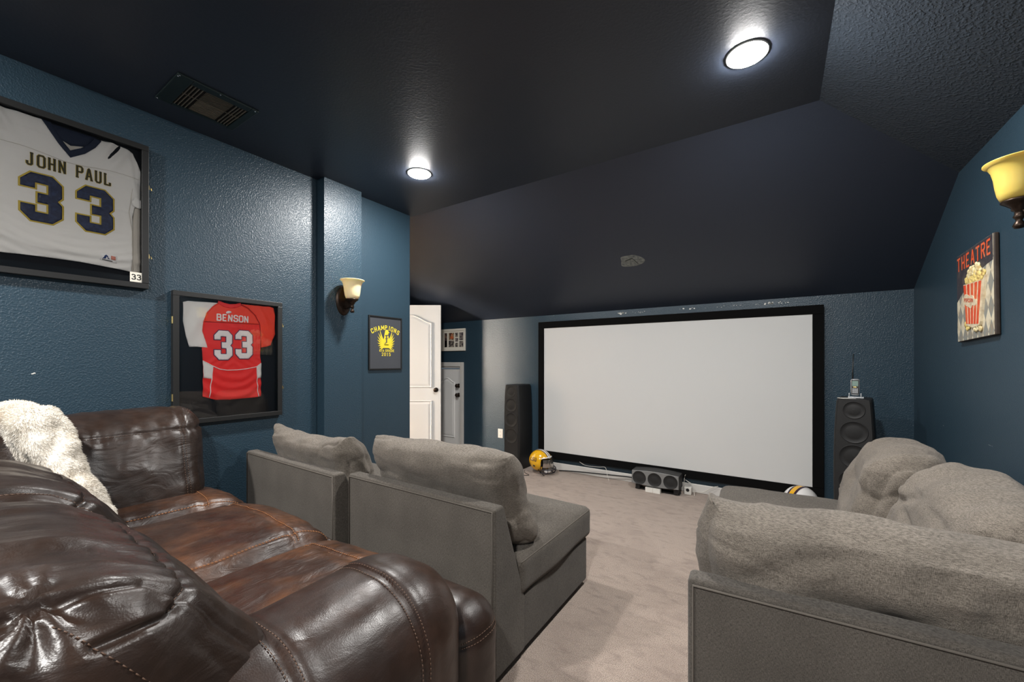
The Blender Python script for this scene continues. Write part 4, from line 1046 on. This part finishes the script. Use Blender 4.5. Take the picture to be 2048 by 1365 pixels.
# ------------------------------------------------------------------ wall sconces
def sconce(lab, loc, rz, shade_m, sc=1.0):
    """built facing local -y (out from the wall at y=0)"""
    t = thing('wall_sconce', lab, 'wall lamp', loc, rz)
    G().lathe([(.0001, -.020), (.050, -.019), (.060, -.014), (.066, -.006), (.068, 0)], 40, (0, 0, 0), 'Y', 1.0, 1.75).build('backplate', M['bronze'], t, smooth=True, label='dark oval bronze backplate')
    G().tube([(0, -.012, -.055), (0, -.06, -.062), (0, -.10, -.050), (0, -.115, -.02)], [.013, .011, .011, .014], 14).build('arm', M['bronze'], t, smooth=True)
    G().lathe([(.0001, -.105), (.012, -.103), (.017, -.094), (.013, -.084), (.008, -.074), (.012, -.066), (.016, -.060), (.012, -.052), (.012, -.040), (.020, -.034), (.020, -.026), (.034, -.012), (.047, -.002), (.045, .004), (.0001, .004)], 32, (0, -.115, .0)).build('socket_cup', M['bronze'], t, smooth=True, label='bronze cup with a finial')
    pr = [(.0001, .002), (.035, .003), (.048, .010), (.055, .030), (.060, .060), (.064, .095), (.070, .122), (.080, .142), (.092, .150), (.092, .153), (.078, .147), (.067, .125), (.060, .095), (.056, .060), (.050, .030), (.044, .014), (.0001, .008)]
    G().lathe(pr, 48, (0, -.115, 0)).build('glass_shade', shade_m, t, smooth=True, label='flared glass shade')
    return t
sconce('bronze wall sconce with a cream flared glass shade on the narrow wall column', (-2.918, 1.955, 1.765), PI/2, M['shade'])
sconce('wall sconce with an amber yellow glass shade at the right edge, above the canvas', (XR, 2.30, 1.875), -PI/2, M['shade_y'])

# ------------------------------------------------------------------ ceiling vent
t = thing('ceiling_vent', 'dark green ceiling air vent with louvres and a dusty filter', 'air vent', (-2.622, .93, ZC))
g = G(); x0, x1, y0, y1 = -2.79, -2.46, .745, 1.115; ix0, ix1, iy0, iy1 = -2.762, -2.508, .812, 1.078
for a, b in (((x0, y0), (x1, iy0)), ((x0, iy1), (x1, y1)), ((x0, iy0), (ix0, iy1)), ((ix1, iy0), (x1, iy1))): g.box((a[0], a[1], ZC-.010), (b[0], b[1], ZC))
g.build('vent_frame', M['vent'], t, .003)
box('duct', (ix0, iy0, ZC-.002), (ix1, iy1, ZC-.0005), M['voidm'], t)
m0, m1 = iy0+.070, iy1-.070; mx = (ix0+ix1)/2+.01
box('filter', (ix0+.004, m0+.004, ZC-.006), (mx, m1-.004, ZC-.002), M['filter'], t, label='dusty filter pad')
g = G()
for y in [iy0+.008+i*.0155 for i in range(4)]+[iy1-.008-i*.0155 for i in range(4)]: g.box((ix0, y-.0014, ZC-.010), (ix1, y+.0014, ZC-.003))
for i in range(17): x = ix0+.010+i*.0148; g.box((x-.0012, m0, ZC-.0095), (x+.0012, m1, ZC-.004))
g.box((mx-.001, iy0, ZC-.008), (mx+.001, m0, ZC-.003)).box((mx-.001, m1, ZC-.008), (mx+.001, iy1, ZC-.003))
g.build('louvres', M['vent_slat'], t)
g = G()
for x, y in ((-2.47, .755), (-2.483, .752), (-2.47, .93), (-2.47, 1.10), (-2.78, .752)): G().lathe([(.0001, -.013), (.003, -.012), (.004, -.010)], 8, (x, y, ZC)).build('screw', M['chrome'], t)
localize(t)

# ------------------------------------------------------------------ plaster marks
def blob(name, lab, cat, pts, m, kind=None, grp=None): pass
g = G()
n_ = Vector((0, -(ZC-ZW), -(YS-YC))).normalized()
def onslope(x, y): return Vector((x, y, ZC-(y-YC)*(ZC-ZW)/(YS-YC)))
pc_ = onslope(-1.112, 3.639)
pts = [(.105*math.cos(a)*(1+.18*math.sin(3*a+1)), .085*math.sin(a)*(1+.15*math.cos(2*a))) for a in [2*PI*i/32 for i in range(32)]]
sd = Vector((0, YS-YC, -(ZC-ZW))).normalized()
V = [pc_+Vector((1, 0, 0))*a+sd*b+n_*.0012 for a, b in pts]+[pc_+n_*.004]; F = [(i, (i+1) % 32, 32) for i in range(32)]
o = mesh('plaster_patch', V, F, M['spackle'], smooth=True); tag(o, 'rough grey plaster patch with a dark cracked corner on the sloped ceiling', 'plaster patch')
V = []
def bar(a, b, w_):
    a = Vector(a); b = Vector(b); d = (b-a).normalized(); n2 = Vector((-d.y, d.x))*w_; k = len(V)
    for q in (a+n2, a-n2, b-n2, b+n2): V.append(pc_+Vector((1, 0, 0))*q.x+sd*q.y+n_*.0055)
    return (k, k+1, k+2, k+3)
F = [bar((-.05, -.01), (.02, -.035), .004), bar((.02, -.035), (.055, .045), .003)]
mesh('crack', V, F, M['rust'], o)
def chips(name, lab, pts, normal_axis):
    g = G()
    for x, y, z, s in pts:
        k = 7; c = Vector((x, y, z)); ring_ = []
        for i in range(k):
            a = 2*PI*i/k; r_ = s*random.uniform(.5, 1.2)
            ring_.append(c+(Vector((0, math.cos(a)*r_*1.4, math.sin(a)*r_)) if normal_axis == 0 else Vector((math.cos(a)*r_*1.5, 0, math.sin(a)*r_))))
        g.add(ring_, [tuple(range(k))])
    o = g.build(name, M['putty'], fix=False); return tag(o, lab, 'chipped paint', kind='stuff')
P_ = []
rg = random.Random(3)
def bands(x0, x1, z0, z1, n, s0, s1): return [(rg.uniform(x0, x1), YS-.002, 0, rg.uniform(s0, s1)) for _ in range(n)]
for (xa, xb, zc_, n, s0, s1) in ((-1.44, -1.34, 1.795, 10, .003, .009), (-1.32, -1.15, 1.795, 12, .001, .003), (-.82, -.68, 1.797, 6, .002, .007), (-.60, -.1, 1.797, 14, .001, .003), (-.10, .08, 1.797, 16, .002, .008)):
    for _ in range(n): P_.append((rg.uniform(xa, xb), YS-.0015, zc_+rg.uniform(-.008, .008), rg.uniform(s0, s1)))
chips('paint_chips', 'row of white paint chips on the blue wall above the projection screen', P_, 1)
chips('paint_chip', 'tiny white chip in the blue left wall below the white jersey', [(XL+.0012, .345, 1.214, .004), (XL+.0012, .352, 1.217, .003)], 0)
chips('paint_chip', 'small pair of white specks on the right wall above the end cushion', [(XR-.0015, 2.91+i*.012, .863, .0022) for i in range(4)], 0)
chips('paint_chip', 'single white speck on the right wall near the corner', [(XR-.0015, 3.593+i*.01, .872, .002) for i in range(2)], 0)

# ------------------------------------------------------------------ photo collage on the far wall
t = thing('photo_collage', 'cream collage frame of small family photos half hidden behind the open door', 'picture frame', (-3.83, YS, 1.43))
x0, x1, z0, z1 = -4.09, -3.575, 1.428, 1.737
g = G()
for a, b in (((x0, z0), (x1, z0+.03)), ((x0, z1-.03), (x1, z1)), ((x0, z0+.03), (x0+.03, z1-.03)), ((x1-.03, z0+.03), (x1, z1-.03))): g.box((a[0], YS-.022, a[1]), (b[0], YS, b[1]))
g.build('picture_frame', M['paper'], t, .004)
box('mat_board', (x0+.028, YS-.012, z0+.028), (x1-.028, YS-.002, z1-.028), M['paper'], t)
def photo_mat(i, a, b): return mat('photo_print_%d' % i, a, .3, noise=(26+i*3, b, .42, .58))
pm = [photo_mat(0, (.05, .03, .03), (.20, .12, .08)), photo_mat(1, (.10, .03, .02), (.55, .42, .25)), photo_mat(2, (.04, .035, .04), (.38, .33, .27)), photo_mat(3, (.06, .05, .06), (.32, .27, .24))]
cells = [(-.455, -.405, 0, 1, 0), (-.37, -.258, .51, 1, 1), (-.37, -.258, 0, .46, 2), (-.455, -.405, 0, .46, 0), (-.232, -.176, .70, 1, 2), (-.232, -.176, .37, .62, 3), (-.232, -.176, 0, .29, 2), (-.150, -.072, .46, 1, 3), (-.150, -.072, 0, .40, 2)]
for a, b, c_, d_, k in cells:
    zz0, zz1 = z0+.055, z1-.055
    box('photo', (x1+.03+a*.9, YS-.0135, zz0+(zz1-zz0)*c_), (x1+.03+b*.9, YS-.012, zz0+(zz1-zz0)*d_), pm[k], t)
G().lathe([(.0001, 0), (.012, -.0015), (.012, 0)], 12, (x1+.03-.30*.9, YS-.0135, 1.655), 'Y').box((x1-.27, YS-.0148, 1.60), (x1-.215, YS-.0135, 1.636)).build('photo_figure', mat('orange_shirt', (.65, .16, .06), .5), t)
localize(t)

# ------------------------------------------------------------------ loudspeakers
def rrect(w_, d, r, n=4, curve=0.0):
    pts = []
    for cx_, cy_, a0 in ((w_/2-r, -d/2+r, -90), (w_/2-r, d/2-r, 0), (-w_/2+r, d/2-r, 90), (-w_/2+r, -d/2+r, 180)):
        for i in range(n+1):
            a = math.radians(a0+90*i/n); pts.append((cx_+r*math.cos(a), cy_+r*math.sin(a)))
    return pts
def tower(lab, loc, rz, wm, text):
    t = thing('tower_speaker', lab, 'speaker', loc, rz)
    g = G(); H_ = 1.0; rings = []
    hs = [.02, .06, .2, .4, .6, .75, .88, .95, .985, 1.0, 1.003]
    ws = [.208, .212, .218, .222, .221, .215, .203, .194, .188, .180, .165]
    for h_, w_ in zip(hs, ws): rings.append([(x*wm, y, h_) for x, y in rrect(w_, .30-.02*(h_ > .99)*(h_-.99)*100, .022)])
    k = len(rings[0]); V = sum(rings, []); F = []
    for i in range(len(rings)-1):
        for j in range(k): F.append((i*k+j, i*k+(j+1) % k, (i+1)*k+(j+1) % k, (i+1)*k+j))
    F += [tuple(range(k-1, -1, -1)), tuple((len(rings)-1)*k+j for j in range(k))]
    g.add(V, F).build('cabinet', M['spk'], t, smooth=False, bevel=.003)
    G().box((-.10*wm, -.14, 0), (.10*wm, .14, .022)).build('plinth', M['spk'], t, .004)
    # baffle
    prof = list(zip(hs[1:-1], ws[1:-1])); V = []
    for h_, w_ in prof: V += [(-w_/2*wm+.014, -.1505, h_), (w_/2*wm-.014, -.1505, h_)]
    kk = len(V); V += [(a, -.157, c_) for a, b, c_ in V]
    F = []
    for i in range(len(prof)-1): F += [(2*i, 2*i+1, 2*i+3, 2*i+2), (kk+2*i, kk+2*i+2, kk+2*i+3, kk+2*i+1)]
    for i in range(len(prof)-1): F += [(2*i, 2*i+2, kk+2*i+2, kk+2*i), (2*i+1, kk+2*i+1, kk+2*i+3, 2*i+3)]
    F += [(0, kk, kk+1, 1), (kk-2, kk-1, 2*kk-1, 2*kk-2)]
    bo = G().add(V, F).build('baffle', M['spk_front'], t)
    for z, r_ in ((.925, .060), (.765, .076), (.590, .081), (.405, .084)):
        G().lathe([(r_+.004, -.157), (r_+.003, -.1605), (r_, -.161), (r_*.98, -.159), (r_*.6, -.164), (r_*.3, -.166), (.0001, -.167)], 40, (0, 0, z), 'Y').build('driver', M['cone'], t, smooth=True, label='round mesh driver cover')
    V, F = letters(text, 0, 0, .018, .018, .0035, .005, False)
    w0 = len(text)*.023
    mesh('lettering', [(a-w0/2+.02, -.1578-(LAY[i] % 9)*2e-5, b+.045) for i, (a, b) in enumerate(V)], F, M['jwh2'], t, label='small white maker lettering')
    return t
tower('black floor-standing speaker left of the projection screen, beside the gold helmet', (-2.622, 4.105, 0), 0, 1.0, 'Jamo')
tower('charcoal floor-standing speaker right of the screen with a phone on top', (.482, 3.93, 0), -.17, 1.06, 'Jamo')

# centre speaker, propped on two white blocks
t = thing('center_speaker', 'grey three-driver centre speaker lying on the carpet below the screen', 'speaker', (-1.0, 4.10, 0))
prof = []
for i in range(13):
    x = -.225+.45*i/12; prof.append((x, .192+.014*math.cos(x/.225*PI/2)))
for i in range(13):
    x = .225-.45*i/12; prof.append((x, .062-.010*math.cos(x/.225*PI/2)))
k = len(prof); V = [(a, -.07, b) for a, b in prof]+[(a, .085, b) for a, b in prof]
G().add(V, [tuple(range(k)), tuple(range(2*k-1, k-1, -1))]+[(i, k+i, k+(i+1) % k, (i+1) % k) for i in range(k)]).build('cabinet', M['spk'], t, .006, seg=3)
V = [(a*.985, -.068, .127+(b-.127)*.97) for a, b in prof]; V += [(a*.97, -.0795, .127+(b-.127)*.94) for a, b in prof]
G().add(V, [tuple(range(k)), tuple(range(2*k-1, k-1, -1))]+[(i, k+i, k+(i+1) % k, (i+1) % k) for i in range(k)]).build('baffle', M['spk_grey'], t, .002)
for x in (-.147, 0, .147):
    G().lathe([(.066, -.078), (.065, -.082), (.063, -.082), (.061, -.080), (.03, -.084), (.0001, -.085)], 36, (x, 0, .127), 'Y').build('driver', M['cone2'], t, smooth=True, label='round mesh driver cover')
g = G()
for x in (-.17, .19):
    box('stand_foot', (x-.02, -.055, .01), (x+.02, .06, .056), M['black'], t, .003)
box('stand_bar', (-.20, -.03, .0), (.22, .045, .012), M['black'], t)
for i, x in enumerate((-.052, .019)):
    o = box('white_block', (-1.0+x-.0345, 4.015, .0), (-1.0+x+.0345, 4.065, .044), M['plastic_white'])
    tag(o, ['left of two small white blocks propping up the centre speaker', 'right of two small white blocks propping up the centre speaker'][i], 'block', 'white blocks under the centre speaker')

# ------------------------------------------------------------------ cordless phone on the right tower
t = thing('satellite_phone', 'silver handset phone with a long black antenna standing on the right speaker', 'phone', (.478, 3.90, 1.004), -.15)
ph = Cushion((.026, .0125, .062), .012, lambda P, n, p: P*np.stack([1-.10*np.clip(-p[:, 2], 0, 1), np.ones(len(p)), np.ones(len(p))], 1))
body_ = ph.build('phone_body', M['silver'], t, (0, 0, .080), (-.10, 0, 0), nz=(10, 8, 16))
face = G().box((-.021, -.0142, -.052), (.021, -.0118, .054)).build('phone_face', M['black'], body_, .003)
box('display', (-.0175, -.0152, .008), (.0175, -.0140, .046), M['lcd'], body_, label='pale green display')
g = G()
for r_ in range(4):
    for c_ in range(3): g.box((-.015+c_*.011, -.0155, -.045+r_*.0095), (-.007+c_*.011, -.0140, -.0385+r_*.0095))
g.build('keypad', M['silver'], body_)
g = G().lathe([(.0001, -.0165), (.006, -.016), (.009, -.0142)], 16, (0, 0, 0), 'Y', 1.4, .6).build('navigation_key', M['brass'], body_)
G().tube([(-.014, .006, .135), (-.014, .007, .20), (-.010, .01, .33)], [.005, .004, .0025], 8).build('antenna', M['black'], t, smooth=True, label='thin black antenna')
G().box((-.04, -.03, 0), (.05, .03, .010)).box((-.037, -.016, .010), (-.030, .016, .035)).box((.030, -.016, .010), (.037, .016, .035)).build('phone_cradle', M['silver'], t, .002)
o = G().box((-.055, -.035, 0), (.03, .03, .003)).build('paper_note', M['plastic_white'], None, .0, loc=(.43, 3.83, 1.004), rot=(0, 0, .5)); tag(o, 'white slip of paper on top of the right speaker beside the phone', 'paper')

# ------------------------------------------------------------------ football helmets
def helmet(lab, loc, rz, shell_m, stripes, text, label_shell):
    t = thing('football_helmet', lab, 'helmet', loc, rz, 'football helmets by the far wall')
    # shell faces local +x
    R0 = .128
    def hp(th, ph, off=0.0):       # th azimuth from +x, ph elevation
        a = R0+off; x = a*1.10*math.cos(ph)*math.cos(th); y = a*.90*math.cos(ph)*math.sin(th); z = a*1.0*math.sin(ph)
        if z < 0: z *= 1.0; x *= 1-.12*(z/R0)**2; y *= 1-.10*(z/R0)**2
        return Vector((x, y, z+.145))
    V = []; F = []; NT, NP = 64, 36; keep = {}
    p0 = -.86
    for j in range(NP+1):
        ph_ = p0+(PI/2-p0)*j/NP
        for i in range(NT): V.append(hp(2*PI*i/NT, ph_))
    for j in range(NP):
        ph_ = p0+(PI/2-p0)*(j+.5)/NP
        for i in range(NT):
            th = (2*PI*(i+.5)/NT+PI) % (2*PI)-PI
            brow = .30+.10*math.cos(th*1.5) if abs(th) < 1.02 else -9
            if abs(th) < 1.02-.22*max(0, -ph_) and ph_ < brow: continue
            if ph_ < -.62 and abs(th) < 1.9 and abs(th) > 1.0 and False: continue
            F.append((j*NT+i, j*NT+(i+1) % NT, (j+1)*NT+(i+1) % NT, (j+1)*NT+i))
    sh = mesh('shell', V, F, shell_m, t, smooth=True, label=label_shell)
    bm = bmesh.new(); bm.from_mesh(sh.data); bmesh.ops.delete(bm, geom=[v for v in bm.verts if not v.link_faces], context='VERTS'); bmesh.ops.recalc_face_normals(bm, faces=bm.faces); bm.to_mesh(sh.data); bm.free()
    s = sh.modifiers.new('thick', 'SOLIDIFY'); s.thickness = .006; s.offset = -1
    # inner padding
    V = []; F = []
    for j in range(13):
        ph_ = -.8+(PI/2+.8)*j/12
        for i in range(32): V.append(Vector((0, 0, .145))+(hp(2*PI*i/32, ph_)-Vector((0, 0, .145)))*.90)
    for j in range(12):
        for i in range(32):
            th = (2*PI*(i+.5)/32+PI) % (2*PI)-PI
            if abs(th) < .95 and j < 6: continue
            F.append((j*32+i, j*32+(i+1) % 32, (j+1)*32+(i+1) % 32, (j+1)*32+i))
    mesh('padding', V, F, M['ink'], t, smooth=True)
    for c0, c1, m_ in stripes:
        V = []; F = []; n = 28
        for i in range(n+1):
            a = .36+(PI-.36+.35)*i/n
            for cc in (c0, c1):
                x = (R0+.0015)*1.10*math.cos(a); z = (R0+.0015)*math.sin(a); 
                yy = cc; k_ = math.sqrt(max(0, 1-(yy/(R0*.90))**2)); V.append((x*k_, yy, z*k_+.145))
        for i in range(n): F.append((2*i, 2*i+1, 2*i+3, 2*i+2))
        mesh('stripe', V, F, m_, t, smooth=True)
    # brow bumper, ear hole, letters on the right hand side (-y) and facemask
    pts = [hp(th, .34+.10*math.cos(th*1.5)+.02, .003) for th in np.linspace(-.95, .95, 20)]
    G().tube(pts, .007, 8).build('brow_band', M['white_gloss'], t, smooth=True)
    for sy in (-1, 1):
        q = hp(sy*1.62, -.28, .001); G().lathe([(.0001, 0), (.012, .0), (.014, -.002)], 16, (q.x, q.y, q.z), 'Y').build('ear_hole', M['ink'], t)
    if text:
        for sy in (-1, 1):
            Vt, Ft = letters(text, 0, 0, .040, .026, .0085, .010, False); W = len(text)*.036-.010
            out = []
            for a, b in Vt:
                th = (1.62+((W/2-a) if sy < 0 else (W/2-a))/R0/.8*1.0) if sy < 0 else 1.62+(W/2-a)/R0/.8*-1.0*-1
                th = (1.72-(a-W/2)*7.0) if sy < 0 else (1.72+(a-W/2)*7.0)
                out.append(tuple(hp(sy*th, .22+(b-.02)*8.0+.05, .0022+(LAY[len(out)] % 9)*3e-5)))
            mesh('lettering', out, Ft, M['purple'], t, label='dark lettering '+text)
    g = G()
    def fm(th, z, r_): return Vector((r_*math.cos(th)*1.12, r_*math.sin(th)*.88, z))
    top = [fm(th, .148-.03*math.cos(th), .150) for th in np.linspace(-1.0, 1.0, 15)]
    mid = [fm(th, .085-.012*math.cos(th), .165) for th in np.linspace(-1.05, 1.05, 17)]
    low = [fm(th, .035+.010*abs(th), .160) for th in np.linspace(-1.05, 1.05, 17)]
    g.tube(mid, .0042, 8).tube(low, .0042, 8)
    for th in (-.55, -.18, .18, .55): g.tube([fm(th, .085, .165), fm(th, .055, .168), fm(th, .038, .160)], .0036, 7)
    for sy in (-1, 1):
        g.tube([hp(sy*.98, .12), fm(sy*1.0, .13, .150), fm(sy*1.05, .088, .160), fm(sy*1.05, .045, .158), hp(sy*1.25, -.65)], .0042, 8)
        g.tube([fm(sy*.62, .035, .160), fm(sy*.8, .012, .145), hp(sy*1.3, -.80)], .0036, 7)
    g.build('facemask', M['facemask'], t, smooth=True, label='dark wire facemask')
    V = []; F = []
    for j in range(7):
        for i in range(17):
            th = -.85+1.7*i/16; z = .095+.085*j/6; r_ = .138-.008*(j/6)**2; V.append(fm(th, z, r_))
    for j in range(6):
        for i in range(16): F.append((j*17+i, j*17+i+1, (j+1)*17+i+1, (j+1)*17+i))
    mesh('visor', V, F, M['visor'], t, smooth=True, label='mirrored visor')
    G().lathe([(.0001, .0), (.03, .004), (.042, .02), (.038, .032), (.02, .036), (.0001, .037)], 20, (.10, 0, .02), 'Z', .8, 1.2).build('chin_cup', M['white_gloss'], t, smooth=True)
    return t
yel = [(-.030, -.020, M['purple']), (-.020, -.006, M['white_gloss']), (-.006, .006, M['purple']), (.006, .020, M['white_gloss']), (.020, .030, M['purple'])]
helmet('gold football helmet with dark and white stripes on the carpet beside the left speaker', (-2.265, 4.02, .0), math.radians(-8), M['yellow'], yel, 'LSU', 'glossy gold shell')
wst = [(-.032, -.016, M['purple']), (-.016, .016, M['yellow']), (.016, .032, M['purple'])]
helmet('white football helmet with a gold stripe behind the far grey seat', (.15, 3.98, .0), math.radians(-125), M['white_gloss'], wst, '', 'glossy white shell')

# ------------------------------------------------------------------ outlets and cables
t = thing('wall_outlet', 'white outlet plate on the far wall left of the tower speaker', 'outlet', (-2.99, YS, .29))
box('cover_plate', (-3.03, YS-.006, .292), (-2.955, YS, .408), M['plastic_white'], t, .002)
for z in (.325, .375):
    G().box((-3.005, YS-.009, z-.014), (-2.98, YS-.005, z+.014)).build('socket', M['white_trim'], t, .002)
localize(t)
t = thing('power_adapter', 'white power box with tangled white leads beside the centre speaker', 'power strip', (-.72, 4.17, 0))
box('adapter_body', (-.755, 4.14, 0), (-.69, 4.20, .072), M['plastic_white'], t, .006, seg=3)
G().lathe([(.0001, -.004), (.013, -.004), (.016, 0), (.016, .002)], 20, (-.722, 4.14, .045), 'Y').build('socket', M['spk'], t)
localize(t)
def cable(name, lab, pts, r, m, grp=None):
    P = [Vector(p) for p in pts]; out = []
    for i in range(len(P)-1):
        p0 = P[max(i-1, 0)]; p1 = P[i]; p2 = P[i+1]; p3 = P[min(i+2, len(P)-1)]
        for j in range(6):
            s = j/6; out.append(.5*((2*p1)+(-p0+p2)*s+(2*p0-5*p1+4*p2-p3)*s*s+(-p0+3*p1-3*p2+p3)*s**3))
    out.append(P[-1]); o = G().tube(out, r, 6).build(name, m, smooth=True, fix=False); return tag(o, lab, 'cable', grp)
cable('power_cable', 'white lead looping over the power box by the centre speaker', [(-.765, 4.20, .05), (-.76, 4.20, .12), (-.72, 4.15, .125), (-.675, 4.16, .09), (-.665, 4.15, .02), (-.66, 4.13, .004)], .003, M['cable_white'], 'white leads by the centre speaker')
cable('power_cable', 'white lead twisted upright behind the centre speaker', [(-.762, 4.215, .03), (-.765, 4.21, .11), (-.76, 4.21, .15), (-.75, 4.19, .175)], .003, M['cable_white'], 'white leads by the centre speaker')
cable('power_cable', 'white lead running right along the baseboard to the wall gap', [(-.68, 4.17, .03), (-.62, 4.20, .025), (-.58, 4.21, .04), (-.52, 4.215, .085), (-.47, 4.23, .10)], .003, M['cable_white'], 'white leads by the centre speaker')
cable('speaker_cable', 'white cable rising behind the left tower speaker', [(-2.80, 4.22, .004), (-2.79, 4.235, .08), (-2.765, 4.24, .15)], .004, M['cable_white'])
cable('speaker_cable', 'thin wire dangling below the middle of the screen frame', [(-1.86, 4.19, .15), (-1.78, 4.19, .12), (-1.63, 4.19, .125), (-1.56, 4.19, .13), (-1.53, 4.17, .06), (-1.50, 4.14, .004)], .0022, M['cable_white'])
cable('flat_cable', 'black flat cable lying on the baseboard between the helmet and centre speaker', [(-2.12, 4.20, .012), (-1.9, 4.19, .035), (-1.6, 4.20, .05), (-1.3, 4.22, .06), (-1.22, 4.22, .05)], .007, M['cable_black'])
cable('speaker_cable', 'black cable looping on the carpet beside the gold helmet', [(-2.48, 4.02, .004), (-2.42, 3.93, .004), (-2.33, 3.87, .004), (-2.40, 3.83, .004), (-2.46, 3.9, .004)], .003, M['cable_black'])
